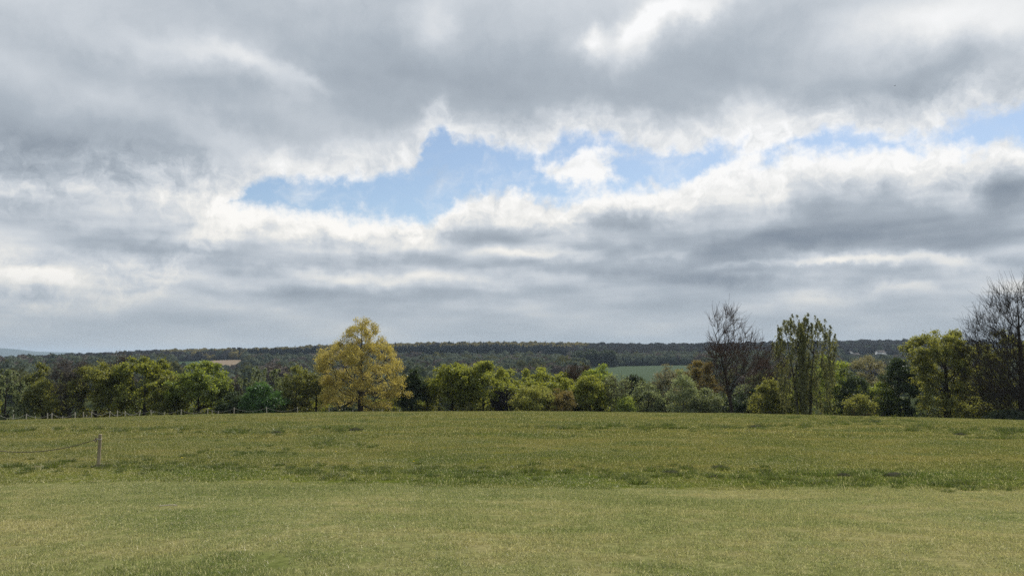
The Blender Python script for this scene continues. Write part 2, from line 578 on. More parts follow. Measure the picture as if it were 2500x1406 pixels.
m_bark = plain_mat('bark_dark', (0.022, 0.018, 0.014), (0.060, 0.050, 0.040), 3.0, stretch=(1, 1, 0.25), bump=0.03)
m_bark_grey = plain_mat('bark_grey', (0.055, 0.050, 0.045), (0.120, 0.110, 0.100), 3.0, stretch=(1, 1, 0.25), bump=0.03)
m_twig_red = plain_mat('twigs_reddish', (0.060, 0.038, 0.030), (0.110, 0.075, 0.058), 2.0)
m_birch = plain_mat('bark_birch', (0.04, 0.037, 0.034), (0.28, 0.27, 0.25), 1.6, stretch=(1, 1, 1.6), bump=0.02)

LM = {
    'yellow': leaf_mat('leaves_golden', (0.140, 0.115, 0.022), (0.480, 0.405, 0.105), 0.42, (0.74, 0.61, 0.13)),
    'oak': leaf_mat('leaves_oak_green', (0.0341, 0.0434, 0.0074), (0.281, 0.317, 0.053), 0.36, (0.505, 0.529, 0.059)),
    'olive': leaf_mat('leaves_olive', (0.034, 0.038, 0.010), (0.218, 0.236, 0.060), 0.36, (0.368, 0.372, 0.060)),
    'green': leaf_mat('leaves_fresh_green', (0.0372, 0.0527, 0.0112), (0.294, 0.363, 0.080), 0.36, (0.505, 0.590, 0.073)),
    'haw': leaf_mat('leaves_bright_green', (0.0186, 0.0403, 0.0124), (0.103, 0.198, 0.054), 0.32, (0.149, 0.298, 0.048)),
    'grey': leaf_mat('leaves_grey_green', (0.0434, 0.0527, 0.0248), (0.281, 0.325, 0.154), 0.32, (0.393, 0.454, 0.161)),
    'silver': leaf_mat('leaves_silver_green', (0.0558, 0.0651, 0.031), (0.351, 0.401, 0.198), 0.32, (0.477, 0.544, 0.191)),
    'dark': leaf_mat('leaves_dark_green', (0.012, 0.020, 0.008), (0.078, 0.114, 0.041), 0.22, (0.115, 0.161, 0.042), 0.5),
    'purple': leaf_mat('leaves_dark_purple', (0.0099, 0.0081, 0.0087), (0.038, 0.028, 0.026), 0.15, (0.05, 0.03, 0.03)),
    'lime': leaf_mat('leaves_yellow_green', (0.070, 0.080, 0.014), (0.330, 0.345, 0.085), 0.36, (0.52, 0.52, 0.09)),
    'orange': leaf_mat('leaves_orange_brown', (0.068, 0.056, 0.018), (0.270, 0.215, 0.070), 0.34, (0.38, 0.29, 0.07)),
    'tan': leaf_mat('leaves_tan_buds', (0.0806, 0.0713, 0.0372), (0.345, 0.322, 0.168), 0.30, (0.437, 0.397, 0.168)),
    'brown': leaf_mat('leaves_brown_buds', (0.0372, 0.0285, 0.0186), (0.140, 0.110, 0.066), 0.23, (0.18, 0.13, 0.07)),
    'birch': leaf_mat('leaves_birch', (0.045, 0.052, 0.018), (0.215, 0.225, 0.088), 0.36, (0.36, 0.36, 0.10)),
}


# ---------------------------------------------------------------- tree builder
def grow(r, trunk, targets, lam=0.35, up=0.35, seg=0.9, wig=0.10):
    """joins every target to the growing limb system; returns nodes, parents"""
    n0 = len(trunk)
    cap = n0 + len(targets) * 14 + 10
    N = np.zeros((cap, 3))
    par = np.full(cap, -1, dtype=int)
    plen = np.zeros(cap)
    N[:n0] = trunk
    for i in range(1, n0):
        par[i] = i - 1
        plen[i] = plen[i - 1] + np.linalg.norm(N[i] - N[i - 1])
    n = n0
    axis = trunk[:, :2].mean(0)
    order = np.argsort(np.linalg.norm(targets[:, :2] - axis, axis=1) + 0.15 * np.abs(targets[:, 2] - trunk[-1, 2] * 0.6))
    kmin = max(1, int(n0 * 0.22))
    for k in order:
        t = targets[k]
        q = N[kmin:n]
        dv = t - q
        hd = np.hypot(dv[:, 0], dv[:, 1])
        dist = np.sqrt(hd ** 2 + dv[:, 2] ** 2)
        cost = dist + lam * plen[kmin:n] + 1.2 * np.maximum(0, up * hd - dv[:, 2])
        j = kmin + int(np.argmin(cost))
        p0 = N[j]
        L = np.linalg.norm(t - p0)
        m = int(min(12, max(1, round(L / seg))))
        s = np.arange(1, m + 1) / m
        pts = p0 + (t - p0) * s[:, None]
        bow = np.sin(np.pi * s) * L * 0.08
        pts[:, 2] -= bow * (0.6 if up >= 0 else -0.6)
        if m > 1:
            pts[:-1] += r.normal(0, wig * min(seg, 1.0), (m - 1, 3))
        prev = j
        for p in pts:
            if n >= cap:
                break
            N[n] = p
            par[n] = prev
            plen[n] = plen[prev] + np.linalg.norm(p - N[prev])
            prev = n
            n += 1
    return N[:n], par[:n]


def radii(par, tip, expo, rmax):
    n = len(par)
    cnt = np.zeros(n)
    has = np.zeros(n, bool)
    has[par[par >= 0]] = True
    cnt[~has] = 1
    for i in range(n - 1, 0, -1):
        cnt[par[i]] += cnt[i]
    r = tip * np.maximum(cnt, 1) ** expo
    return r * min(1.0, rmax / r.max()) if r.max() > rmax else r, ~has


def tubes(N, par, r, idx, sides):
    a, c = N[par[idx]], N[idx]
    d = c - a
    L = np.linalg.norm(d, axis=1, keepdims=True) + 1e-9
    d = d / L
    c = c + d * np.minimum(L, r[idx][:, None]) * 0.3
    ref = np.where(np.abs(d[:, 2:3]) > 0.9, np.array([[1.0, 0, 0]]), np.array([[0, 0, 1.0]]))
    u = np.cross(d, ref)
    u /= np.linalg.norm(u, axis=1, keepdims=True) + 1e-9
    v = np.cross(d, u)
    th = np.arange(sides) / sides * 2 * np.pi
    ring = np.cos(th)[None, :, None] * u[:, None, :] + np.sin(th)[None, :, None] * v[:, None, :]
    ra = np.minimum(r[par[idx]], r[idx] * 1.6)
    A = a[:, None, :] + ring * ra[:, None, None]
    B = c[:, None, :] + ring * r[idx][:, None, None]
    V = np.concatenate([A, B], 1).reshape(-1, 3)
    base = np.arange(len(idx))[:, None] * (2 * sides)
    k = np.arange(sides)[None, :]
    k2 = (k + 1) % sides
    Fq = np.stack([base + k, base + k2, base + sides + k2, base + sides + k], -1).reshape(-1, 4)
    return V, Fq


def limb_mesh(name, N, par, r, mat, thick=0.05, sel=None):
    idx = np.arange(len(N))[par >= 0]
    if sel is not None:
        idx = idx[sel[idx]]
    big = r[idx] > thick
    V, Fs, off = [], [], 0
    for i, s in ((idx[big], 7), (idx[~big], 3)):
        if len(i) == 0:
            continue
        v, f = tubes(N, par, r, i, s)
        V.append(v)
        Fs.append(f + off)
        off += len(v)
    return mesh_np(name, np.concatenate(V), np.concatenate(Fs), mat, smooth=True)


def leaf_arrays(r, C, size, out_dir=None, hang=0.0, aspect=0.55, flat=0.5):
    """diamond leaves at points C"""
    n = len(C)
    d = r.normal(0, 1, (n, 3))
    if out_dir is not None:
        d += out_dir * 0.8
    d[:, 2] -= hang
    d /= np.linalg.norm(d, axis=1, keepdims=True) + 1e-9
    up = r.normal(0, 1, (n, 3))
    up[:, 2] += flat * 2
    w = np.cross(d, up)
    w /= np.linalg.norm(w, axis=1, keepdims=True) + 1e-9
    s = (1.45 * size * np.exp(r.normal(0, 0.28, n)))[:, None]
    a = C - d * s * 0.5
    b2 = C + w * s * aspect * 0.5 + d * s * 0.05
    c = C + d * s * 0.5
    e = C - w * s * aspect * 0.5 + d * s * 0.05
    V = np.stack([a, b2, c, e], 1).reshape(-1, 3)
    Fq = np.arange(4 * n).reshape(n, 4)
    return V, Fq


# crown outlines: (height fraction of the crown, half width as fraction)
SHAPES = {
    'round': [(0, .45), (.12, .78), (.3, .97), (.5, 1.0), (.7, .90), (.85, .66), (.95, .36), (1, .12)],
    'dome': [(0, .70), (.15, .92), (.35, 1.0), (.55, .95), (.75, .76), (.9, .45), (1, .12)],
    'oval': [(0, .40), (.15, .72), (.35, .95), (.55, 1.0), (.75, .82), (.9, .48), (1, .10)],
    'spire': [(0, .60), (.2, .95), (.4, 1.0), (.6, .80), (.8, .48), (.93, .24), (1, .06)],
    'vase': [(0, .25), (.25, .55), (.5, .82), (.75, 1.0), (.9, .85), (1, .40)],
    'bush': [(0, .85), (.25, 1.0), (.5, .96), (.75, .76), (.9, .46), (1, .15)],
    'column': [(0, .7), (.2, .95), (.5, 1.0), (.8, .85), (.93, .55), (1, .15)],
}


def crown_points(r, n, z0, z1, prof, hl, hr, shell=0.6, lumps=None, lump_s=0.9):
    """points through the crown's volume, gathered into boughs; prof is (f, left, right)"""
    fz, fl, fr = [np.array(q, float) for q in zip(*prof)]

    def one(m, sh):
        out = []
        while sum(len(o) for o in out) < m:
            f = r.random(m * 2)
            l, rr = np.interp(f, fz, fl) * hl, np.interp(f, fz, fr) * hr
            keep = r.random(m * 2) < ((l + rr) / (hl * max(fl) + hr * max(fr))) ** 1.5
            f, l, rr = f[keep], l[keep], rr[keep]
            ph = r.random(len(f)) * 2 * np.pi
            cx = np.cos(ph)
            R = (l + rr) / 2 + cx * (rr - l) / 2
            rad = R * (sh + (1 - sh) * r.random(len(f))) ** 1.0 * np.sqrt(np.clip(r.random(len(f)) * 1.3, 0.05, 1))
            rad = np.where(r.random(len(f)) < sh, R * (0.72 + 0.28 * r.random(len(f))), rad)
            out.append(np.stack([rad * cx, rad * np.sin(ph) * 0.95, z0 + f * (z1 - z0)], 1))
        return np.concatenate(out)[:m]

    if lumps:
        c = one(lumps, shell)
        w = r.random(lumps) + 0.4
        pick = r.choice(lumps, n, p=w / w.sum())
        p = c[pick] + r.normal(0, lump_s, (n, 3)) * np.array([1, 1, 0.75])
        return p
    return one(n, shell)


BUDGET = [0]
LEAFY = 1.35


def make_tree(name, label, cat, px, d, top, width, leaf='oak', shape='round', n_t=260, leaves=9000, size=0.22, clear=0.12, seed=None,
              lumps=70, lump_s=None, bark=None, trunk_r=None, shell=0.6, up=0.35, spread=0.34, strands=0, strand_len=1.6, lean=(0, 0), prof=None,
              width_r=None, group=None, tip=0.012, expo=0.44, stems=1, foot=0.0, hang=0.25, twigs=0, kmin_h=None, tint=(0.0, 1.0), sink=0.15,
              tipfrac=.75, lowleaf=.2, lam=.35, twig_mat=None, sub=0.72):
    leaves = int(leaves * LEAFY)
    sd = seed if seed is not None else int(px * 7 + top * 3 + d)
    r = np.random.default_rng(sd)
    x = (px - 1250) * d / F
    base = float(ground_z(x, d)) - sink + foot
    x = float(at(px, 1000, d)[0])
    H = float(at(px, top, d)[2]) - base
    k = d / F
    if width_r is None:
        hl = hr = width * k / 2 * 1.24
    else:
        hl, hr = width * k, width_r * k
    root = empty(name, (x, d, base), label, cat, group)
    z0 = H * clear
    ls = lump_s if lump_s is not None else 0.10 * (hl + hr)
    pr = prof or [(a, q, q) for a, q in SHAPES[shape]]
    T = crown_points(r, n_t, z0, H - ls * 0.5, pr, max(hl - ls * 0.25, 0.3), max(hr - ls * 0.25, 0.3), shell, lumps, ls * 0.50)
    T[:, 2] = np.clip(T[:, 2], 0.15, H)
    # trunk
    nt = 14
    tt = np.linspace(0, 1, nt)
    th = H * 0.86
    trunk = np.stack([tt ** 1.4 * lean[0] * k + r.normal(0, 0.05, nt) * tt, tt ** 1.4 * lean[1] + r.normal(0, 0.05, nt) * tt, tt * th], 1)
    trunk[0] = (0, 0, -0.3)
    N, par = grow(r, trunk, T, lam=lam, up=up, seg=max(0.5, H / 16))
    tr = trunk_r or 0.020 * H + 0.02
    rad, tips = radii(par, tip, expo, tr)
    f = tr / rad.max()
    rad = rad * (1 + (f - 1) * (rad / rad.max()) ** 0.7) if f > 1 else rad
    rad[:nt] = np.maximum(rad[:nt], tr * (1 - tt * 0.92) * 0.9)
    rad[0] *= 1.35
    bk = bark or m_bark
    is_trunk = np.zeros(len(N), bool)
    is_trunk[:nt] = True
    me = limb_mesh('trunk', N, par, rad, bk)
    mesh_obj('trunk', me, root)
    tot = len(me.polygons) * 2
    # foliage
    thin = np.where(rad < np.quantile(rad, sub))[0]
    if twigs:                       # fine bare twigs fanning out of the thin branches
        src = r.choice(thin, twigs)
        p0 = N[src]
        dirv = p0 - N[np.maximum(par[src], 0)]
        dirv /= np.linalg.norm(dirv, axis=1, keepdims=True) + 1e-9
        dirv = dirv + r.normal(0, 0.55, (twigs, 3)) + np.array([0, 0, 0.35 if up >= 0 else -0.2])
        dirv /= np.linalg.norm(dirv, axis=1, keepdims=True)
        L = (0.45 + 0.9 * r.random(twigs))[:, None] * (H / 15)
        p1 = p0 + dirv * L
        p2 = p1 + (dirv + r.normal(0, 0.35, (twigs, 3)) + np.array([0, 0, 0.25])) * L * 0.6
        TN = np.concatenate([p0, p1, p2])
        tp = np.concatenate([np.full(twigs, -1), np.arange(twigs), np.arange(twigs, 2 * twigs)])
        trr = np.concatenate([np.full(twigs, tip), np.full(twigs, tip * 0.9), np.full(twigs, tip * 0.6)])
        me = limb_mesh('crown', TN, tp, trr, twig_mat or bk, thick=9)
        cr = mesh_obj('crown', me, root)
        tot += len(me.polygons) * 2
        if leaves:
            C = np.concatenate([p1, p2])[r.integers(0, 2 * twigs, leaves)] + r.normal(0, 0.12, (leaves, 3))
            V, Fq = leaf_arrays(r, C, size, hang=hang)
            me = mesh_np('leaves', V, Fq, LM[leaf], attr=tint[0] + (tint[1] - tint[0]) * r.random(leaves))
            mesh_obj('leaves', me, cr)
            tot += leaves * 2
    else:
        if strands:                  # hanging shoots
            src = r.choice(thin, strands)
            L = strand_len * (0.35 + r.random(strands)) * (1.15 - 0.85 * np.clip(N[src][:, 2] / H, 0, 1) ** 2)
            L = np.minimum(L, np.maximum(N[src][:, 2] - 0.4, 0.2))
            si = r.integers(0, strands, leaves)
            u = r.random(leaves)
            sway = r.normal(0, 0.10, (strands, 2))
            C = N[src][si].copy()
            C[:, 2] -= L[si] * u
            C[:, :2] += sway[si] * (u ** 1.5 * L[si])[:, None] * 2 + r.normal(0, 0.07, (leaves, 2))
            clump = si / strands
        else:
            tipi = np.where(tips)[0]
            wt = lowleaf + np.clip((N[tipi, 2] - z0) / max(H - z0, .1), 0, 1) * (1 - lowleaf)
            wn = lowleaf + np.clip((N[thin, 2] - z0) / max(H - z0, .1), 0, 1) * (1 - lowleaf)
            si = np.where(r.random(leaves) < tipfrac, r.choice(tipi, leaves, p=wt / wt.sum()), r.choice(thin, leaves, p=wn / wn.sum()))
            C = N[si] + r.normal(0, spread, (leaves, 3)) * np.array([1, 1, 0.8])
            clump = (si * 0.618) % 1.0
        C[:, 2] = np.clip(C[:, 2], 0.08, H * 1.02)
        cen = np.array([0, 0, H * 0.45])
        o = C - cen
        o /= np.linalg.norm(o, axis=1, keepdims=True) + 1e-9
        V, Fq = leaf_arrays(r, C, size, o, hang=hang)
        ti = np.clip(0.35 * clump + 0.65 * r.random(leaves), 0, 1)
        me = mesh_np('crown', V, Fq, LM[leaf], attr=tint[0] + (tint[1] - tint[0]) * ti)
        mesh_obj('crown', me, root)
        tot += leaves * 2
    BUDGET[0] += tot
    return root


YT = [(0, .42, .50), (.05, .85, .80), (.12, .78, .97), (.22, .78, 1.0), (.32, .72, .93), (.40, .84, .80), (.50, 1.0, .74), (.58, .98, .70), (.64, .58, .60),
      (.72, .45, .52), (.80, .36, .42), (.88, .24, .30), (.95, .10, .14), (1.0, .02, .03)]
TG = 'trees along the far edge of the field'

# ---------------------------------------------------------------- trees and bushes along the field's far edge
T_ = make_tree
# -- left group
T_('willow_tree', 'pale grey-green feathery tree past the end of the rope fence', 'tree', 12, 134, 888, 118, 'grey', 'oval', 300, 11000, .22, .05, strands=900, strand_len=1.3)
T_('oak_tree', 'dark olive tree between feathery pale tree and bare brown tree', 'tree', 112, 142, 887, 96, 'olive', 'round', 260, 9000, .23, .10, tint=(0, .7))
T_('field_maple', 'small olive bush-like tree under the dark olive tree', 'tree', 104, 136, 928, 62, 'olive', 'round', 150, 5000, .20, .25, tint=(.2, 1))
T_('bare_tree', 'thin leafless brown tree with grey twigs between two olive oaks', 'tree', 170, 138, 888, 66, 'brown', 'vase', 330, 900, .14, .12, bark=m_bark_grey, twigs=2600, up=.8, tip=.016)
T_('oak_tree', 'yellowish green oak with ragged top beside the leafless brown tree', 'tree', 234, 138, 882, 106, 'lime', 'round', 280, 10000, .22, .14, tint=(-.3, .75))
T_('bare_tree', 'dull brown budding tree showing behind the yellowish oak', 'tree', 288, 150, 874, 70, 'brown', 'oval', 330, 3500, .17, .15, bark=m_bark_grey, twigs=2000, up=.7, tip=.016)
T_('oak_tree', 'broad domed olive green oak, widest crown by the rope fence', 'tree', 352, 140, 871, 158, 'oak', 'dome', 420, 17000, .24, .16, lumps=120, tint=(-.1, .75))
T_('oak_tree', 'low yellow-tinged oak squeezed between two domed oaks', 'tree', 418, 137, 915, 70, 'lime', 'round', 170, 5500, .20, .22, tint=(-.3, .7))
T_('oak_tree', 'rounded fresh green oak with its edge falling to a dark gap', 'tree', 484, 138, 879, 124, 'green', 'dome', 380, 15000, .23, .14, lumps=110, tint=(-.1, .85))
T_('bare_tree', 'small grey leafless sapling in the dark gap beside the rounded oak', 'tree', 560, 140, 928, 50, 'brown', 'vase', 220, 500, .13, .1, bark=m_bark_grey, twigs=1500, up=.9, tip=.014)
T_('hazel_bush', 'low dark green thicket in the gap behind the rope fence', 'bush', 572, 136, 958, 70, 'dark', 'bush', 120, 4500, .20, .02, tint=(.3, 1), lowleaf=.5)
T_('willow_tree', 'large soft grey-green willow behind the bright hawthorn', 'tree', 648, 144, 886, 138, 'grey', 'round', 380, 13000, .21, .06, strands=1300, strand_len=1.5, tint=(0, .75))
T_('hawthorn_tree', 'small bright green hawthorn in front of the grey-green willow', 'tree', 641, 134, 932, 88, 'haw', 'spire', 230, 9500, .18, .03, lowleaf=.5)
T_('alder_tree', 'slender brownish olive tree beside the grey-green willow', 'tree', 722, 139, 890, 62, 'olive', 'oval', 260, 5500, .19, .10, bark=m_bark_grey, tint=(.1, .9))
T_('alder_tree', 'dim green sapling tree in the shade beside the golden tree', 'tree', 772, 139, 905, 62, 'olive', 'oval', 230, 5500, .19, .12, tint=(0, .6))
# -- the golden tree
T_('golden_maple', 'tall golden yellow tree in new leaf standing alone above the field edge', 'tree', 880, 132, 770, 126, 'yellow', None, 1250, 40000, .13, .075, prof=YT, width_r=124,
   lumps=330, lump_s=.80, shell=.66, spread=.33, tipfrac=.85, lowleaf=.6, trunk_r=.46, up=.18, tip=.016, expo=.47, hang=.1)
# -- middle group
T_('holm_oak', 'dark green dense tree tucked against the golden tree', 'tree', 1006, 138, 896, 62, 'dark', 'oval', 230, 9000, .21, .03, tint=(.2, 1))
T_('alder_tree', 'thin olive tree beside the dark green dense tree', 'tree', 1042, 139, 918, 48, 'olive', 'oval', 190, 4800, .18, .08)
T_('oak_tree', 'round green oak with fanned trunk, left of a joined pair', 'tree', 1104, 136, 886, 94, 'oak', 'round', 320, 12500, .21, .16, lumps=100, tint=(.05, .95))
T_('oak_tree', 'wider round green oak, joined to the oak with fanned trunk', 'tree', 1180, 137, 884, 130, 'oak', 'dome', 400, 16000, .22, .15, lumps=120, tint=(.05, 1))
T_('holly_bush', 'low purplish black bush at the foot of the wide oak', 'bush', 1234, 134, 950, 52, 'purple', 'bush', 130, 5500, .18, .01, lowleaf=.5)
T_('oak_tree', 'spreading green oak rising behind the yellow-green willow bush', 'tree', 1322, 142, 893, 168, 'oak', 'dome', 420, 17000, .23, .12, lumps=130, tint=(.1, 1))
T_('willow_bush', 'bright yellow-green willow bush in front of the spreading oak', 'bush', 1302, 131, 942, 92, 'lime', 'bush', 240, 8500, .17, .02, up=1.0, spread=.3, hang=-.5, lowleaf=.5)
T_('willow_bush', 'orange-tan bush beside the bright yellow-green willow bush', 'bush', 1362, 131, 950, 66, 'orange', 'bush', 200, 6000, .16, .02, up=1.0, spread=.3, hang=-.5, lowleaf=.5)
T_('bare_tree', 'leafless purplish brown tree between two green oaks', 'tree', 1410, 145, 898, 64, 'brown', 'vase', 360, 1200, .14, .15, twigs=2800, bark=m_twig_red, up=.9, tip=.016)
T_('oak_tree', 'narrow bright green oak beside the pasture', 'tree', 1466, 143, 891, 64, 'green', 'oval', 260, 9000, .21, .2, tint=(.2, 1))
T_('field_maple', 'small dull green tree in front of the narrow bright oak', 'tree', 1441, 135, 916, 66, 'oak', 'round', 230, 7500, .19, .14)
T_('sallow_bush', 'thin mauve-stemmed bush with pale shoots by the narrow oak', 'bush', 1508, 135, 918, 52, 'silver', 'vase', 230, 2600, .15, .06, twigs=1500, bark=m_twig_red, up=1.0, tip=.014, lowleaf=.5)
T_('yew_tree', 'blackish green tree among the pale bushes', 'tree', 1547, 140, 912, 44, 'dark', 'oval', 170, 6500, .20, .03, tint=(0, .6))
T_('sallow_bush', 'light green pointed bush beside the blackish tree', 'bush', 1584, 135, 926, 66, 'silver', 'spire', 230, 7000, .16, .02, up=.9, spread=.35, tint=(-.15, .8), lowleaf=.5)
T_('sallow_bush', 'small light green sapling below the thin mauve bush', 'bush', 1527, 132, 965, 40, 'green', 'spire', 110, 3200, .15, .02, tint=(.2, .9), lowleaf=.5)
T_('sallow_tree', 'pinkish tan budding tree beside the silvery birch sapling', 'tree', 1626, 139, 899, 58, 'tan', 'oval', 280, 4800, .15, .05, twigs=1300, bark=m_twig_red, up=.9, tip=.013)
T_('birch_sapling', 'silvery green young birch with a fine dark stem', 'tree', 1668, 133, 904, 68, 'silver', 'spire', 280, 8000, .15, .03, up=.7, spread=.35, bark=m_birch, lowleaf=.5)
T_('oak_tree', 'orange-brown budding oak behind the leafless tall tree', 'tree', 1702, 150, 881, 92, 'orange', 'dome', 330, 9500, .20, .2, tint=(0, .8))
T_('sallow_bush', 'pale olive bush between silvery birch and tall leafless tree', 'bush', 1722, 133, 948, 62, 'silver', 'bush', 190, 5500, .15, .02, up=.9, tint=(-.2, .7), lowleaf=.5)
T_('holly_bush', 'dark bush at the foot of the tall leafless tree', 'bush', 1762, 136, 955, 52, 'dark', 'bush', 130, 4500, .18, .01, tint=(.3, 1), lowleaf=.5)
# -- the tall bare tree
BT = [(0, .12, .25), (.1, .22, .55), (.2, .30, .78), (.32, .42, .95), (.45, .48, 1.0), (.55, .46, .92), (.64, .44, .62), (.72, .40, .38), (.80, .36, .32), (.88, .38, .22), (.95, .42, .06), (1.0, .40, -.2)]
T_('larch_tree', 'tall leafless dark tree with crooked top and reddish lower twigs', 'tree', 1787, 128, 746, 118, 'brown', None, 430, 0, .10, .16, prof=BT, width_r=112, lumps=None,
   trunk_r=.27, twigs=1500, bark=m_bark, twig_mat=m_twig_red, up=.7, lam=.40, tip=.022, expo=.50, lean=(-46, 0), shell=.35)
T_('laurel_bush', 'dark green bush in the shade right behind the tall leafless trunk', 'bush', 1828, 138, 950, 60, 'dark', 'bush', 130, 4500, .19, .01, lowleaf=.5)
T_('bare_tree', 'low grey leafless thicket tree beyond the tall bare trunk', 'tree', 1880, 142, 862, 80, 'brown', 'vase', 320, 600, .13, .1, twigs=2300, bark=m_twig_red, up=.8, tip=.015)
T_('sallow_bush', 'yellow-green bush leaning out left of the twin birches', 'bush', 1872, 133, 918, 74, 'lime', 'spire', 230, 6500, .18, .02, tint=(-.3, .75), lowleaf=.5)
# -- birches
BIR = [(0, .60, .65), (.2, .72, .80), (.4, .85, .90), (.55, .95, .95), (.70, 1.0, 1.0), (.82, .85, .92), (.92, .60, .62), (1.0, .20, .25)]
T_('birch_tree', 'weeping birch with narrower crown, left of the twin birches', 'tree', 1948, 128, 762, 62, 'birch', None, 430, 14000, .15, .12, prof=BIR, width_r=22, strands=2100, strand_len=2.2,
   lumps=None, lump_s=.6, trunk_r=.19, bark=m_bark, up=1.1, shell=.75, lean=(-26, 0), hang=1.2)
T_('birch_tree', 'weeping birch with wider drooping crown, right of the twin birches', 'tree', 1978, 130, 756, 24, 'birch', None, 480, 17000, .15, .12, prof=BIR, width_r=70, strands=2500, strand_len=2.4,
   lumps=None, lump_s=.6, trunk_r=.22, bark=m_bark, up=1.1, shell=.75, lean=(20, 0), hang=1.2)
T_('oak_tree', 'yellow-green tree glowing behind the twin birches', 'tree', 2022, 143, 868, 135, 'green', 'round', 320, 11000, .21, .08, tint=(.1, 1))
T_('sallow_bush', 'mid green bush at the feet of the twin birches', 'bush', 1915, 135, 940, 80, 'green', 'bush', 190, 6500, .18, .01, tint=(-.2, .6), lowleaf=.5)
T_('sallow_tree', 'pale green small tree between the twin birches and the pinkish tree', 'tree', 2072, 140, 884, 74, 'grey', 'round', 240, 7000, .18, .05, strands=600, strand_len=1.0)
T_('sallow_tree', 'grey-green small tree filling in behind the yellow-green leaning bush', 'tree', 1850, 146, 905, 84, 'grey', 'round', 240, 6500, .18, .05, tint=(-.2, .6))
T_('holly_bush', 'very dark rounded bush with yellow bush in front', 'bush', 2092, 136, 918, 66, 'dark', 'bush', 190, 7000, .19, .01, lowleaf=.5)
T_('sallow_bush', 'pale yellow-green bush in front of the very dark round bush', 'bush', 2098, 130, 962, 56, 'lime', 'bush', 170, 5500, .16, .02, up=.9, tint=(-.2, .8), lowleaf=.5)
T_('sallow_tree', 'pale pinkish green budding tree rising behind dark bushes', 'tree', 2130, 147, 860, 118, 'tan', 'dome', 320, 9000, .18, .08, tint=(.1, 1))
T_('hazel_bush', 'mid green bush between the dark round bush and dark tree', 'bush', 2152, 135, 925, 62, 'green', 'bush', 190, 6500, .18, .01, tint=(-.1, .7), lowleaf=.5)
T_('holm_oak', 'dark evergreen tree leafy to the ground beside the yellow-green oak', 'tree', 2196, 135, 878, 76, 'dark', 'column', 300, 12500, .20, .01, tint=(.2, 1), lowleaf=.5)
OAK = [(0, .55, .5), (.1, .72, .55), (.25, .62, .6), (.4, .62, .75), (.52, .85, .88), (.68, 1.0, 1.0), (.82, .95, .95), (.93, .72, .78), (1.0, .3, .4)]
T_('lime_tree', 'yellow-green shaggy tree with a thick dark trunk', 'tree', 2313, 127, 806, 92, 'lime', None, 560, 21000, .19, .07, prof=OAK, width_r=56, lumps=190, lowleaf=.6, trunk_r=.58, tint=(-.2, .8), seed=11)
T_('oak_tree', 'yellow-green tree behind the branches of the big bare tree', 'tree', 2395, 142, 838, 120, 'lime', 'round', 330, 10500, .22, .06, tint=(-.35, .55))
T_('oak_tree', 'olive yellow tree right behind the trunk of the big bare tree', 'tree', 2466, 144, 795, 110, 'lime', 'oval', 330, 10500, .22, .1, tint=(-.3, .6))
T_('hazel_bush', 'yellowish low bushes under the reach of the big bare tree', 'bush', 2375, 133, 968, 90, 'lime', 'bush', 190, 6500, .18, .01, tint=(-.3, .6), lowleaf=.5)
T_('bramble_bush', 'low black-green bramble at the trunk of the big bare tree', 'bush', 2460, 118, 1003, 84, 'dark', 'bush', 190, 7000, .17, .01, tint=(-.2, .5), lowleaf=.5)
BE = [(0, .35, .35), (.08, .75, .75), (.2, .98, .98), (.35, 1.0, 1.0), (.5, .88, .88), (.65, .72, .72), (.8, .52, .52), (.9, .36, .36), (1.0, .12, .12)]
T_('beech_tree', 'big leafless tree with upswept fan of fine branches', 'tree', 2498, 122, 686, 166, 'brown', None, 1300, 0, .1, .06, prof=BE, width_r=166, lumps=None,
   trunk_r=.62, twigs=5600, bark=m_bark, twig_mat=m_bark, up=.85, lam=.35, tip=.019, expo=.52, shell=.4)

# the line of trees goes on past both ends of what the picture shows
by_label = {o.get('label'): o for o in COL.objects if o.get('label')}
for src_label, px, d, lab in (('broad domed olive green oak, widest crown by the rope fence', -95, 138, 'domed oak further along the tree line past the feathery pale tree'),
                              ('rounded fresh green oak with its edge falling to a dark gap', -215, 141, 'round green oak second past the feathery pale tree'),
                              ('large soft grey-green willow behind the bright hawthorn', -340, 139, 'grey-green willow third past the feathery pale tree'),
                              ('wider round green oak, joined to the oak with fanned trunk', 2640, 136, 'round green oak on the far side of the big bare tree'),
                              ('spreading green oak rising behind the yellow-green willow bush', 2780, 138, 'spreading oak second beyond the big bare tree')):
    src = by_label[src_label]
    o = src.copy()
    COL.objects.link(o)
    x = (px - 1250) * d / F
    o.location = (x, d, float(ground_z(x, d)) - .2)
    o.rotation_euler = (0, 0, 2.1 + px)
    o['label'] = lab
    for ch in src.children:
        c = ch.copy()
        COL.objects.link(c)
        c.parent = o

# undergrowth filling the foot of the tree line, every bush on its own
kinds = [('dark', 'bush'), ('olive', 'bush'), ('oak', 'bush'), ('green', 'bush')]
protos = []
for q, (lf, shp) in enumerate(kinds):
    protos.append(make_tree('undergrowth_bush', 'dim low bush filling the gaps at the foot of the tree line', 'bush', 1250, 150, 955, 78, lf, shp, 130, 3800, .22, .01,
                            group='undergrowth bushes behind the tree line', seed=900 + q, tint=(-.5, .25), lowleaf=.5))  # leaf tint pushed dark to stand in for shade under the crowns
UNDER = [(200, 'behind the fence end'), (450, 'under the domed oaks'), (760, 'round the bright hawthorn'), (1020, 'under the golden tree'), (1260, 'under the joined oaks'),
         (1500, 'behind the willow bushes'), (1760, 'among the pale bushes'), (2060, 'round the twin birches'), (2260, 'by the dark evergreen tree'), (9999, 'under the big bare tree')]


def under(px):
    return next(t for lim, t in UNDER if px < lim)


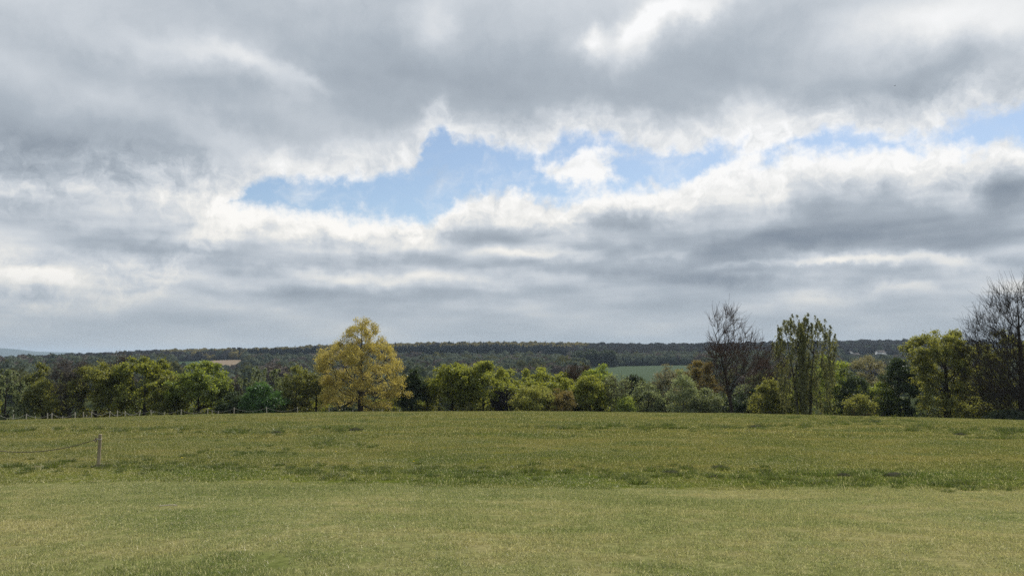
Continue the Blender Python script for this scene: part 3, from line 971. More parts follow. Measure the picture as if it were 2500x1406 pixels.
r_ = np.random.default_rng(31)
uses = 0
for px in np.arange(-300, 2820, 58):
    p = protos[uses % 4]
    d = 141 + 14 * r_.random()
    pxx = px + r_.uniform(-18, 18)
    x = (pxx - 1250) * d / F
    if uses < 4:
        o = p
    else:
        o = p.copy()
        COL.objects.link(o)
        for ch in p.children:
            c = ch.copy()
            COL.objects.link(c)
            c.parent = o
    look = ('dark green', 'olive', 'dull green', 'mid green')[uses % 4]
    o['label'] = 'dim %s bush low among the trunks %s' % (look, under(pxx))
    o['group'] = '%s undergrowth bushes %s' % (look, under(pxx))
    o.location = (x, d, float(ground_z(x, d)) - 0.2)
    o.rotation_euler = (0, 0, r_.uniform(0, 6.28))
    s = r_.uniform(0.75, 1.15)
    o.scale = (s, s, s * r_.uniform(0.75, 1.0))
    uses += 1
print('TREE TRIS', BUDGET[0])

# ---------------------------------------------------------------- geometry-node scatter (for what nobody could count)
def scatter(name, templates, pts, rotz, scl, idx, label, kind='stuff', tilt=None):
    tc = bpy.data.collections.new(name + '_templates')
    for q, me in enumerate(templates):
        tc.objects.link(bpy.data.objects.new('%s_template_%03d' % (name, q), me))
    me = bpy.data.meshes.new(name)
    n = len(pts)
    me.vertices.add(n)
    me.vertices.foreach_set('co', np.asarray(pts, np.float32).ravel())
    rot = np.zeros((n, 3), np.float32)
    rot[:, 2] = rotz
    if tilt is not None:
        rot[:, :2] = tilt
    for nm, tp, arr, key in (('rot', 'FLOAT_VECTOR', rot, 'vector'), ('scl', 'FLOAT_VECTOR', np.asarray(scl, np.float32), 'vector'), ('idx', 'INT', np.asarray(idx, np.int32), 'value')):
        a = me.attributes.new(nm, tp, 'POINT')
        a.data.foreach_set(key, arr.ravel())
    ob = mesh_obj(name, me, kind=kind, label=label)
    ng = bpy.data.node_groups.new(name + '_scatter', 'GeometryNodeTree')
    ng.interface.new_socket('Geometry', in_out='INPUT', socket_type='NodeSocketGeometry')
    ng.interface.new_socket('Geometry', in_out='OUTPUT', socket_type='NodeSocketGeometry')
    N_ = ng.nodes
    gi, go = N_.new('NodeGroupInput'), N_.new('NodeGroupOutput')
    ci = N_.new('GeometryNodeCollectionInfo')
    ci.inputs['Collection'].default_value = tc
    ci.inputs['Separate Children'].default_value = True
    ci.inputs['Reset Children'].default_value = True
    ip = N_.new('GeometryNodeInstanceOnPoints')

    def named(nm, tp):
        a = N_.new('GeometryNodeInputNamedAttribute')
        a.data_type = tp
        a.inputs['Name'].default_value = nm
        return a.outputs['Attribute']
    eu = N_.new('FunctionNodeEulerToRotation')
    L = ng.links
    L.new(named('rot', 'FLOAT_VECTOR'), eu.inputs[0])
    L.new(gi.outputs[0], ip.inputs['Points'])
    L.new(ci.outputs[0], ip.inputs['Instance'])
    ip.inputs['Pick Instance'].default_value = True
    L.new(named('idx', 'INT'), ip.inputs['Instance Index'])
    L.new(eu.outputs[0], ip.inputs['Rotation'])
    L.new(named('scl', 'FLOAT_VECTOR'), ip.inputs['Scale'])
    L.new(ip.outputs[0], go.inputs[0])
    md = ob.modifiers.new('scatter', 'NODES')
    md.node_group = ng
    return ob


# ---------------------------------------------------------------- woods of the valley and the far ridge
FL = {
    'grey': leaf_mat('far_leaves_grey_green', (0.050, 0.066, 0.050), (0.125, 0.146, 0.106), 0.2, objvar=.55, gloss=0.0),
    'olive': leaf_mat('far_leaves_olive', (0.036, 0.042, 0.018), (0.110, 0.112, 0.048), 0.2, objvar=.55, gloss=0.0),
    'brown': leaf_mat('far_twigs_brown', (0.050, 0.044, 0.040), (0.125, 0.108, 0.092), 0.1, objvar=.55, gloss=0.0),
    'dull': leaf_mat('far_twigs_shade_tone', (0.022, 0.021, 0.022), (0.052, 0.048, 0.044), 0.1, objvar=.55, gloss=0.0),  # dark colour stands in for cloud shadow over the far ridge
    'dark': leaf_mat('far_needles_dark', (0.008, 0.013, 0.012), (0.022, 0.031, 0.026), 0.05, objvar=.6, gloss=0.0),
    'yellow': leaf_mat('far_leaves_sunlit_tone', (0.090, 0.085, 0.035), (0.240, 0.205, 0.085), 0.35, objvar=.55, gloss=0.0),  # yellow colour stands in for sunlight on the ridge-top strip
}
import bmesh
_bm = bmesh.new()
bmesh.ops.create_icosphere(_bm, subdivisions=4, radius=1.0)
ICO_V = np.array([v.co[:] for v in _bm.verts])
ICO_F = np.array([[v.index for v in f.verts] for f in _bm.faces])
_bm.free()


TPL_PARTS = []


def far_broadleaf(seed, mat, H=13.0, R=6.0, n=420, size=.85):
    """a dome of many boughs: uneven leafy mass with loose leaf sprays over it"""
    r = np.random.default_rng(seed)
    c = r.normal(0, 1, (46, 3))
    c[:, 2] = np.abs(c[:, 2]) * .9 - .25
    c /= np.linalg.norm(c, axis=1, keepdims=True)
    dots = ICO_V @ c.T
    amp = r.uniform(.10, .30, 46)
    bulge = (amp[None, :] * np.exp((dots - 1) * 26)).max(1)
    q = ICO_V * (.74 + bulge + r.normal(0, .035, len(ICO_V)))[:, None]
    vz = q[:, 2]
    wide = r.uniform(.85, 1.1)
    V0 = np.stack([q[:, 0] * R * wide, q[:, 1] * R * wide, H * .50 + np.where(vz > 0, vz * H * .52, vz * H * .40)], 1)
    pick = r.integers(0, len(V0), n)
    o = ICO_V[pick]
    C = V0[pick] + o * r.uniform(-.2, .7, (n, 1))
    V1, F1 = leaf_arrays(r, C, size, o * 0.4, aspect=.8)
    F0t = ICO_F
    N = np.array([(0, 0, -.6), (0, 0, H * .35), (0, 0, H * .6), (R * .4, 0, H * .5), (-R * .4, .4, H * .5)], float)
    tv, tf = tubes(N, np.array([-1, 0, 1, 1, 1]), np.array([.35, .28, .1, .1, .1]), np.arange(1, 5), 4)
    Vc = np.concatenate([V0, V1])
    Fc = [F0t, F1 + len(V0)]
    lt = r.random(46)
    near_l = dots.argmax(1)
    ft = lt[near_l[F0t[:, 0]]]
    tint = np.concatenate([.15 + .5 * ft + .2 * r.random(len(F0t)), .15 + .5 * lt[near_l[pick]] + .35 * r.random(n)])
    TPL_PARTS.append((mesh_np('crown', Vc, Fc, mat, attr=tint), mesh_np('trunk', tv, tf, m_bark)))
    fm = np.concatenate([np.zeros(len(F0t) + n, int), np.ones(len(tf), int)])
    return mesh_np('broadleaf_tree', np.concatenate([Vc, tv]), [F0t, F1 + len(V0), tf + len(Vc)], [mat, m_bark], fmat=fm, attr=np.concatenate([tint, np.zeros(len(tf))]))


def far_conifer(seed, mat, H=18.0, R=2.6, n=420, size=.9):
    r = np.random.default_rng(seed)
    f = 1 - np.sqrt(r.random(n))
    f = np.floor(f * 22) / 22 + r.random(n) * .03
    rad = R * (1 - f) ** .85 * (0.35 + .65 * r.random(n))
    ph = r.random(n) * 6.283
    C = np.stack([rad * np.cos(ph), rad * np.sin(ph), H * (.06 + .94 * f)], 1)
    o = np.stack([np.cos(ph), np.sin(ph), -.5 * np.ones(n)], 1)
    V, Fq = leaf_arrays(r, C, size, o * 2.0, hang=.4, aspect=.7)
    N = np.array([(0, 0, -.6), (0, 0, H * .5), (0, 0, H)], float)
    tv, tf = tubes(N, np.array([-1, 0, 1]), np.array([.3, .2, .03]), np.arange(1, 3), 4)
    fm = np.concatenate([np.zeros(n, int), np.ones(len(tf), int)])
    TPL_PARTS.append((mesh_np('crown', V, Fq, mat, attr=r.random(n)), mesh_np('trunk', tv, tf, m_bark)))
    return mesh_np('conifer_tree', np.concatenate([V, tv]), np.concatenate([Fq, tf + len(V)]), [mat, m_bark], fmat=fm,
                   attr=np.concatenate([r.random(n), np.zeros(len(tf))]))


TPL = []
KIND = {}
for kname in ('grey', 'olive', 'brown', 'yellow', 'dull'):
    KIND[kname] = []
    for q in range(4):
        KIND[kname].append(len(TPL))
        TPL.append(far_broadleaf(40 + q + 10 * len(KIND), FL[kname], H=(11.5, 13, 14.5, 12.5)[q], R=(6.2, 6.8, 6.0, 7.4)[q]))
KIND['dark'] = []
for q in range(3):
    KIND['dark'].append(len(TPL))
    TPL.append(far_conifer(90 + q, FL['dark'], R=(2.4, 2.9, 3.3)[q]))

# skyline of the near tree line (photo column, row): what stands lower than this is hidden
SKY_X = [0, 60, 140, 190, 235, 300, 350, 430, 485, 540, 590, 650, 720, 760, 1000, 1060, 1110, 1180, 1245, 1325, 1400, 1465, 1500, 1550, 1600, 1640, 1700, 1750, 1880, 2050, 2130, 2200, 2240, 2500]
SKY_Y = [892, 900, 890, 895, 888, 880, 875, 885, 884, 930, 900, 890, 895, 870, 905, 910, 888, 888, 935, 898, 905, 897, 915, 915, 915, 900, 888, 900, 900, 850, 868, 882, 885, 890]
r_ = np.random.default_rng(5)
cand = []
for d0, d1, gap in ((300, 560, 14.0), (560, 950, 12.5), (950, 1750, 9.5)):
    rows = np.arange(d0, d1, gap)
    for d in rows:
        half = d * 0.90
        xs = np.arange(-half, half, gap)
        for x in xs:
            cand.append((x + r_.uniform(-.45, .45) * gap, d + r_.uniform(-.45, .45) * gap))
cand = np.array(cand)
cx, cd = cand[:, 0], cand[:, 1]
cpx = 1250 + F * cx / cd
clump = wob(cx, cd, 60.0, 2.2) + r_.normal(0, .5, len(cx))
keep = np.ones(len(cx), bool)
for p0, p1, a, bb in ((1425, 1712, 300, 992), (425, 598, 985, 1296), (2060, 2200, 1215, 1300), (300, 350, 1080, 1105), (1398, 1502, 720, 945)):
    keep &= ~((cpx > p0) & (cpx < p1) & (cd > a) & (cd < bb))
keep &= ~((cpx < 250) & (cd > 1050) & (r_.random(len(cx)) < .5))
kind = np.where(clump > .9, 'olive', np.where(clump > 0.1, 'grey', np.where(clump > -.35, 'brown', 'grey')))
con = (cpx > 572) & (cpx < 1385) & (cd > 1130 + 25 * np.sin(cpx / 60)) & (cd < 1470 + 30 * np.sin(cpx / 45)) & (r_.random(len(cx)) < .97)
con |= (cpx < 330) & (cd > 820) & (r_.random(len(cx)) < .45)
con |= (cd > 560) & (r_.random(len(cx)) < .06)
ridge = (cpx > 400) & (cpx < 1450) & (cd > 1470) & (r_.random(len(cx)) < .8)
kind = np.where(con, 'dark', np.where(ridge, 'yellow', kind))
kind = np.where((cd > 1180) & ~con & ~ridge, np.where(r_.random(len(cx)) < .92, 'dull', 'grey'), kind)  # ridge slope: cloud shade put into the tree colour
kind = np.where((cpx > 480) & (cpx < 600) & (cd > 1290) & (cd < 1420) & (r_.random(len(cx)) < .35), 'yellow', kind)
kind = np.where((cpx > 1700) & (cd > 1250) & ~con, np.where(r_.random(len(cx)) < .92, 'dull', 'grey'), kind)
scale = np.where(kind == 'dark', r_.uniform(.7, 1.1, len(cx)), r_.uniform(.55, 1.25, len(cx)))
scale = np.where((kind == 'dark') & ~((cpx > 572) & (cpx < 1385) & (cd > 1100)), scale * .8, scale)
scale = np.where((cpx > 430) & (cpx < 605) & (cd < 1010), scale * .5, scale)
scale = np.where((cpx > 2050) & (cpx < 2215) & (cd > 850) & (cd < 1215), scale * .5, scale)
scale = np.where((cpx > 300) & (cpx < 350) & (cd > 850) & (cd < 1080), scale * .5, scale)
ctop = ground_z(cx, cd) + scale * np.where(kind == 'dark', 18, 13)
trow = HORIZON - ctop * F / cd
show = np.interp(cpx, SKY_X, SKY_Y) + 16 - trow
keep &= (show > 0) & (cpx > -420) & (cpx < 2920)
cx, cd, cpx, kind, scale, show = [q[keep] for q in (cx, cd, cpx, kind, scale, show)]
cz = ground_z(cx, cd) - .3
tix = np.array([KIND[k][r_.integers(0, len(KIND[k]))] for k in kind])
rz = r_.uniform(0, 6.283, len(cx))
sxy = scale * r_.uniform(.85, 1.2, len(cx))
REGIONS = [(150, 'over the leafless brown tree and dark olive tree'), (330, 'over the yellowish oak'), (540, 'over the domed oaks by the fence'), (760, 'over the grey-green willow'),
           (1060, 'beside the golden tree'), (1250, 'over the joined pair of oaks'), (1420, 'over the spreading oak'), (1720, 'by the pasture over the pale bushes'),
           (1890, 'behind the tall leafless tree'), (2060, 'behind the twin birches'), (9999, 'over the dark evergreen tree')]


def region(px):
    return next(t for lim, t in REGIONS if px < lim)


NAMES = {
    'grey': ('broadleaf_tree', 'rounded grey-green valley tree seen '),
    'olive': ('broadleaf_tree', 'rounded olive green valley tree seen '),
    'brown': ('broadleaf_tree', 'brownish bare-twigged valley tree seen '),
    'yellow': ('broadleaf_tree', 'valley tree coloured yellow for sunlight, seen '),
    'dull': ('broadleaf_tree', 'leafless valley tree coloured dark for cloud shade, seen '),
    'dark': ('conifer_tree', 'dark pointed conifer among valley trees seen '),
}
# the nearest valley trees one can tell apart stand as trees of their own
size_seen = scale / cd * np.clip(show / 20, 0, 1) * ((cpx > 0) & (cpx < 2500))
order = np.argsort(-size_seen)
solo = np.zeros(len(cx), bool)
solo[order[:290]] = True
for i in np.where(solo)[0]:
    nm, lb = NAMES[kind[i]]
    o = empty(nm, (cx[i], cd[i], cz[i]), lb + region(cpx[i]), 'tree', kind[i].replace('grey', 'grey-green') + ' trees of the valley wood ' + region(cpx[i]))
    o.rotation_euler = (0, 0, rz[i])
    o.scale = (sxy[i], sxy[i], scale[i])
    mesh_obj('crown', TPL_PARTS[tix[i]][0], o)
    mesh_obj('trunk', TPL_PARTS[tix[i]][1], o)
ms = ~solo
far_pts = np.stack([cx, cd, cz], 1)
sc3 = np.stack([sxy, sxy, scale], 1)
cm = ms & (kind == 'dark') & (cpx > 560) & (cd > 1080)
bm_ = ms & ~cm
scatter('conifer_wood', TPL, far_pts[cm], rz[cm], sc3[cm], tix[cm], 'dark band of conifers along the far ridge')
scatter('broadleaf_wood', TPL, far_pts[bm_], rz[bm_], sc3[bm_], tix[bm_], 'mixed broadleaf woodland covering the valley and far ridge')
print('FAR', len(cx), 'solo', solo.sum())

# three dense dark trees standing together at the end of the pasture
for q, (px, top, w, lab) in enumerate(((1417, 856, 30, 'dense blackish tree beside the pasture, narrowest of the three together'),
                                       (1450, 851, 35, 'dense blackish tree in the middle of the three by the pasture'),
                                       (1483, 854, 32, 'dense blackish tree at the pasture end of the three together'))):
    make_tree('cypress_tree', lab, 'tree', px, 930 + 8 * q, top, w * 1.25, 'dark', 'column', 260, 6500, 1.0, .02, spread=1.5, lowleaf=.9, lumps=60, trunk_r=.5, tip=.05, tint=(-.3, .3), up=.8)

# ---------------------------------------------------------------- grass
def grass_mat(name, which, straw, gain=1.0):
    m, b, out = new_mat(name)
    geo = b.node('ShaderNodeNewGeometry')
    pos = geo.outputs['Position']
    lawn, mead = grass_colours(b, pos)
    col = lawn if which == 'lawn' else mead
    if which == 'tuft':
        col = b.ramp(b.noise(pos, .8, 3.0, .6), [(0.3, (0.055, 0.088, 0.015)), (0.7, (0.130, 0.150, 0.032))])
    t = b.node('ShaderNodeAttribute')
    t.attribute_name = 'tint'
    f = t.outputs['Fac']
    col = b.mixc(b.step(f, straw, straw + .12), col, (0.36 * gain, 0.32 * gain, 0.19 * gain))
    val = b.lin(f, 0, .8, .40 * gain, 1.5 * gain)
    col = b.v('SCALE', col, scale=val)
    d = b.node('ShaderNodeBsdfDiffuse', Color=col)
    tr = b.node('ShaderNodeBsdfTranslucent', Color=b.v('MULTIPLY', col, (1.10, 1.16, .85)))
    mx = b.n.new('ShaderNodeMixShader')
    mx.inputs[0].default_value = .4
    b.l.new(d.outputs[0], mx.inputs[1])
    b.l.new(tr.outputs[0], mx.inputs[2])
    g = b.node('ShaderNodeBsdfGlossy', Color=(1, 1, 1), Roughness=.45)
    mx2 = b.n.new('ShaderNodeMixShader')
    mx2.inputs[0].default_value = .03
    b.l.new(mx.outputs[0], mx2.inputs[1])
    b.l.new(g.outputs[0], mx2.inputs[2])
    b.l.new(mx2.outputs[0], out.inputs['Surface'])
    return m


def blades(seed, side, n, w, h, mat, lean=.5, clump=0, radial=False):
    r = np.random.default_rng(seed)
    if radial:
        ph = r.random(n) * 6.283
        rr = side * np.sqrt(r.random(n))
        P = np.stack([rr * np.cos(ph), rr * np.sin(ph), np.zeros(n)], 1)
        out = P / side * 1.1
    elif clump:
        c = r.uniform(-side / 2, side / 2, (clump, 2))
        P = np.concatenate([c[r.integers(0, clump, n)] + r.normal(0, side * .05, (n, 2)), np.zeros((n, 1))], 1)
        out = np.zeros((n, 3))
    else:
        P = np.concatenate([r.uniform(-side / 2, side / 2, (n, 2)), np.zeros((n, 1))], 1)
        out = np.zeros((n, 3))
    hh = h * np.exp(r.normal(0, .3, n))[:, None]
    ph = r.random(n) * 6.283
    u = np.stack([np.cos(ph), np.sin(ph), np.zeros(n)], 1)
    dr = r.normal(0, lean, (n, 3)) + out
    dr[:, 2] = 1
    dr /= np.linalg.norm(dr, axis=1, keepdims=True)
    ww = w * np.exp(r.normal(0, .25, n))[:, None]
    P[:, 2] -= .01
    a, c = P - u * ww / 2, P + u * ww / 2
    tip = P + dr * hh
    V = np.stack([a, c, tip], 1).reshape(-1, 3)
    return mesh_np('grass_blades', V, np.arange(3 * n).reshape(n, 3), mat, attr=r.random(n))


m_lawn = grass_mat('mown_grass', 'lawn', .78, 1.19)
m_mead = grass_mat('meadow_grass', 'mead', .84, 1.18)
m_tuss = grass_mat('coarse_grass', 'tuft', .9, .95)
lawn_t = [blades(q, .56, 2100, .0062, .036, m_lawn, 1.0, clump=60 if q % 2 else 0) for q in range(6)]
mead_t = [blades(20 + q, 1.1, 1700, .013, .055, m_mead, .8, clump=70 if q % 2 else 0) for q in range(6)]
mfar_t = [blades(40 + q, 2.2, 1700, .030, .08, m_mead, .7, clump=90 if q % 2 else 0) for q in range(6)]
tuss_t = [blades(60 + q, .15, 170, .014, .17, m_tuss, .30, radial=True) for q in range(5)]
r_ = np.random.default_rng(77)


def fill(name, tpl, d0, d1, step, pad, label, test=None, smin=.85, smax=1.2):
    xs, ys = [], []
    for y in np.arange(d0, d1, step):
        half = y * .68 + pad
        x = np.arange(-half, half, step)
        xs.append(x + r_.uniform(-.3, .3, len(x)) * step)
        ys.append(y + r_.uniform(-.3, .3, len(x)) * step)
    x, y = np.concatenate(xs), np.concatenate(ys)
    if test is not None:
        k = test(x, y)
        x, y = x[k], y[k]
    n = len(x)
    s = r_.uniform(smin, smax, (n, 1)) * np.ones((1, 3))
    s[:, 2] *= 1 + .25 * wob(x, y, 2.3, .4)
    s[:, 2] = np.clip(s[:, 2], .35, 3)
    z = ground_z(x, y)
    e = .4
    gxn = (ground_z(x + e, y) - z) / e
    gyn = (ground_z(x, y + e) - z) / e
    ob = scatter(name, tpl, np.stack([x, y, z], 1), r_.integers(0, 4, n) * math.pi / 2 * 0 + 0, s, r_.integers(0, len(tpl), n), label,
                 tilt=np.stack([np.arctan(gyn), -np.arctan(gxn)], 1))
    return n


def edge_y(x):
    return 21.3 - .045 * x + .9 * wob(x, x * 0 + 3, 2.7, 1.1) * .5


na = fill('mown_grass', lawn_t, 5.5, 24, .5, 2.5, 'short pale mown grass in the foreground', lambda x, y: y < edge_y(x) + r_.normal(0, .5, len(x)))
nb_ = fill('meadow_grass', mead_t, 19, 52, 1.0, 3.0, 'olive green meadow grass of the middle field', lambda x, y: y > edge_y(x) + r_.normal(0, .4, len(x)))
nc = fill('meadow_grass', mfar_t, 52, 126, 2.0, 6.0, 'meadow grass of the field towards its crest')
print('GRASS', na, nb_, nc)


def on_row(px, row):
    """ground point seen at a photo position"""
    q = ray(px, row)
    d = np.arange(6, 125, .05)
    g = ground_z(q[0] / q[1] * d, d)
    i = np.argmax(q[2] / q[1] * d < g)
    return q[0] / q[1] * d[i], d[i]


tp = []
def tuft_line(pts, n, spread_x, spread_row, s0, s1):
    pts = np.array(pts, float)
    for _ in range(n):
        u = r_.random() * (len(pts) - 1)
        i = int(u)
        p = pts[i] * (1 - u + i) + pts[min(i + 1, len(pts) - 1)] * (u - i)
        x, y = on_row(p[0] + r_.normal(0, spread_x), p[1] + r_.normal(0, spread_row))
        tp.append((x, y, r_.uniform(s0, s1) * (1 + (y > 40) * .5)))


tuft_line([(0, 1052), (300, 1050), (700, 1055), (860, 1050)], 70, 20, 4, .4, 1.6)
tuft_line([(1300, 1042), (1500, 1044), (1750, 1044), (1960, 1042)], 80, 20, 3, .6, 1.5)
tuft_line([(1960, 1042), (2120, 1030), (2300, 1050), (2500, 1075)], 60, 25, 4, .6, 1.5)
tuft_line([(1850, 1018), (2100, 1022), (2200, 1028)], 40, 30, 3, .6, 1.3)
tuft_line([(2350, 1050), (2500, 1052)], 30, 30, 4, .7, 1.6)
tuft_line([(0, 1140), (240, 1140), (450, 1135), (620, 1145), (800, 1150), (1000, 1155)], 140, 25, 8, .35, 1.3)
tuft_line([(1000, 1155), (1300, 1150), (1640, 1155), (1900, 1168), (2200, 1175), (2500, 1185)], 170, 25, 10, .35, 1.3)
tuft_line([(400, 1115), (560, 1105), (760, 1095), (900, 1070)], 50, 30, 6, .5, 1.1)
for _ in range(300):
    x, y = on_row(r_.uniform(-50, 2550), r_.uniform(1030, 1160))
    tp.append((x, y, r_.uniform(.3, .7)))
tp = np.array(tp)
n = len(tp)
s = tp[:, 2:3] * np.array([[1, 1, .8]]) * r_.uniform(.8, 1.2, (n, 3))
scatter('coarse_grass', tuss_t, np.stack([tp[:, 0], tp[:, 1], ground_z(tp[:, 0], tp[:, 1])], 1), r_.uniform(0, 6.28, n), s, r_.integers(0, 5, n),
        'longer dark green grass growing in lines across the meadow')

# ---------------------------------------------------------------- grass tussocks that stand out one by one
def cyl_mound(r):
    """low uneven heap"""
    sides = 16
    th = np.arange(sides) / sides * 2 * np.pi
    V = []
    for f, hgt in ((1.0, -.02), (.85, .045), (.6, .10), (.3, .135)):
        rr = .27 * f * (1 + r.normal(0, .10, sides))
        V.append(np.stack([rr * np.cos(th), rr * np.sin(th), hgt * (1 + r.normal(0, .18, sides))], 1))
    V = np.concatenate(V)
    k = np.arange(sides)
    k2 = (k + 1) % sides
    Fq = np.concatenate([np.stack([i * sides + k, i * sides + k2, (i + 1) * sides + k2, (i + 1) * sides + k], 1) for i in range(3)])
    return V, [Fq, (3 * sides + k)[None, :]]



m_dark_tuft = leaf_mat('dark_coarse_grass', (0.012, 0.020, 0.006), (0.060, 0.085, 0.020), .2)
m_soil = plain_mat("dark_soil", (0.016, 0.018, 0.009), (0.042, 0.044, 0.022), 14.0, bump=.03)
me_t = [blades(300 + q, .24, 300, .014, .17, m_dark_tuft, .5, radial=True) for q in range(3)]
mound = []
for q in range(3):
    r2 = np.random.default_rng(q)
    V, Fs = cyl_mound(r2)
    mound.append(mesh_np('soil_mound', V, Fs, m_soil, smooth=True))
SPOTS = [(868, 1051, 1.7, 'dark grass tussock alone in the meadow straight below the golden tree'),
         (1755, 1143, .95, 'dark grass tussock a little beyond the mown edge, above a smaller clump'),
         (1637, 1155, .85, 'dark flat grass tussock at the mown edge below the pale bushes'),
         (2183, 1163, 1.1, 'broad dark grass tussock at the mown edge below the dark evergreen tree'),
         (2062, 1163, .9, 'low dark grass tussock at the mown edge below the twin birches'),
         (1745, 1166, .7, 'small dark grass clump on the mown edge in line with the tall bare tree'),
         (2136, 1031, 1.8, 'dark grass tussock by the bent dead stems'),
         (1848, 1044, 1.9, 'widest dark grass tussock in the line across the upper meadow'),
         (1770, 1045, 1.4, 'small dark grass tussock beside the widest one in the upper meadow'),
         (676, 1058, 1.5, 'dark grass tussock ending the tuft line below the grey-green willow'),
         (2345, 1062, 1.4, 'dark grass tussock on the slope below the thick dark trunk'),
         (240, 1141, .9, 'dark grass growing round the foot of the weathered rope post')]
for q, (px, row, s, lab) in enumerate(SPOTS):
    x, y = on_row(px, row)
    o = empty('grass_tussock', (x, y, float(ground_z(x, y))), lab, 'grass tussock', 'dark tussocks in the meadow')
    mesh_obj('soil_mound', mound[q % 3], o)
    mesh_obj('blades', me_t[q % 3], o)
    o.rotation_euler = (0, 0, q * 1.3)
    o.scale = (s * 1.25, s, s * .75)
m_straw = leaf_mat('dry_straw', (0.26, 0.20, 0.12), (0.48, 0.40, 0.26), .2)
for px, row, s, lab in ((97, 1140, .9, 'patch of flattened dry straw at the mown edge'), (272, 1131, .8, 'patch of dry straw beside the weathered rope post')):
    me = blades(int(px), .26, 220, .012, .10, m_straw, 1.6, radial=True)
    x, y = on_row(px, row)
    o = mesh_obj('dry_grass', me, label=lab, cat='dry grass')
    o.location = (x, y, float(ground_z(x, y)) + .01)
    o.scale = (s * 1.3, s, s * .6)


# ---------------------------------------------------------------- rope fences
def cyl(sections, sides=12, jitter=0.0, seed=0, caps=True):
    """lathe of (z, r) sections"""
    r = np.random.default_rng(seed)
    th = np.arange(sides) / sides * 2 * np.pi
    V = []
    for z, q in sections:
        rr = q * (1 + r.normal(0, jitter, sides))
        V.append(np.stack([rr * np.cos(th), rr * np.sin(th), np.full(sides, z)], 1))
    V = np.concatenate(V)
    k = np.arange(sides)
    k2 = (k + 1) % sides
    Fq = np.concatenate([np.stack([i * sides + k, i * sides + k2, (i + 1) * sides + k2, (i + 1) * sides + k], 1) for i in range(len(sections) - 1)])
    faces = [Fq]
    if caps:
        faces.append(((len(sections) - 1) * sides + k)[None, :])
    return V, faces


def tube_path(P, rad, sides=6):
    P = np.asarray(P, float)
    t = np.gradient(P, axis=0)
    t /= np.linalg.norm(t, axis=1, keepdims=True)
    u = np.cross(t, np.array([0, 0, 1.0]))
    u /= np.linalg.norm(u, axis=1, keepdims=True) + 1e-9
    v = np.cross(t, u)
    th = np.arange(sides) / sides * 2 * np.pi
    V = (P[:, None, :] + rad * (np.cos(th)[None, :, None] * u[:, None, :] + np.sin(th)[None, :, None] * v[:, None, :])).reshape(-1, 3)
    k = np.arange(sides)
    k2 = (k + 1) % sides
    Fq = np.concatenate([np.stack([i * sides + k, i * sides + k2, (i + 1) * sides + k2, (i + 1) * sides + k], 1) for i in range(len(P) - 1)])
    return V, Fq


m_post = plain_mat('weathered_post_wood', (0.20, 0.165, 0.11), (0.38, 0.325, 0.23), 9.0, stretch=(1, 1, .12), bump=.01)
m_post2 = plain_mat('grey_post_wood', (0.30, 0.27, 0.22), (0.46, 0.43, 0.37), 4.0, stretch=(1, 1, .2))
m_rope = plain_mat('old_rope', (0.12, 0.10, 0.075), (0.20, 0.17, 0.13), 60.0, bump=.003)
m_rope2 = plain_mat('pale_rope', (0.34, 0.32, 0.28), (0.48, 0.46, 0.42), 20.0)


def sag(a, b2, drop, n=22):
    u = np.linspace(0, 1, n)[:, None]
    P = a * (1 - u) + b2 * u
    P[:, 2] -= (4 * drop * u * (1 - u))[:, 0]
    return P


# the near post with its rope
px0, py0 = on_row(240, 1137)
gz0 = float(ground_z(px0, py0))
k_ = py0 / F
ph = (1137 - 1062) * k_ * 1.005
f1 = empty('rope_fence', (px0, py0, gz0), 'weathered wooden post with a thin sagging rope at the mown edge', 'rope fence')
rp = 4.0 * k_
V, Fs = cyl([(-.3, rp * .95), (0, rp), (ph * .3, rp * .97), (ph * .8, rp * .98), (ph * .985, rp * 1.0), (ph, rp * .86)], 14, .025, 3)
post = mesh_obj('post', mesh_np('post', V, Fs, m_post, smooth=False), f1)
post.rotation_euler = (0, math.radians(1.2), 0)
hz = ph * .845
th = np.linspace(0, 2 * np.pi, 26)
ring = np.stack([(rp * 1.12) * np.cos(th), (rp * 1.12) * np.sin(th), hz + .012 * np.sin(th * 2)], 1)
V, Fq = tube_path(ring, .016)
mesh_obj('rope_loop', mesh_np('rope_loop', V, Fq, m_rope2), f1)
kn = np.linspace(0, 1, 30)
knot = np.stack([-rp * 1.3 - .05 + .045 * np.cos(kn * 11), .03 * np.sin(kn * 9), hz - .02 + .05 * np.sin(kn * 11) - .03 * kn], 1)
V, Fq = tube_path(knot, .017)
mesh_obj('rope_knot', mesh_np('rope_knot', V, Fq, m_rope), f1)
# its neighbour further left carries the other end of the rope
qx, qy = px0 - 4.9, py0 - .4
qz = float(ground_z(qx, qy))
V, Fs = cyl([(-.3, rp * .95), (0, rp), (ph * .5, rp * .96), (ph * .985, rp), (ph, rp * .86)], 14, .025, 5)
p2 = mesh_obj('post', mesh_np('post', V, Fs, m_post), f1)
p2.location = (qx - px0, qy - py0, qz - gz0)
P = sag(np.array([-rp * 1.5 - .06, 0, hz - .02]), np.array([qx - px0 + rp, qy - py0, qz - gz0 + hz]), .40, 40)
V, Fq = tube_path(P, .015)
mesh_obj('rope', mesh_np('rope', V, Fq, m_rope), f1)


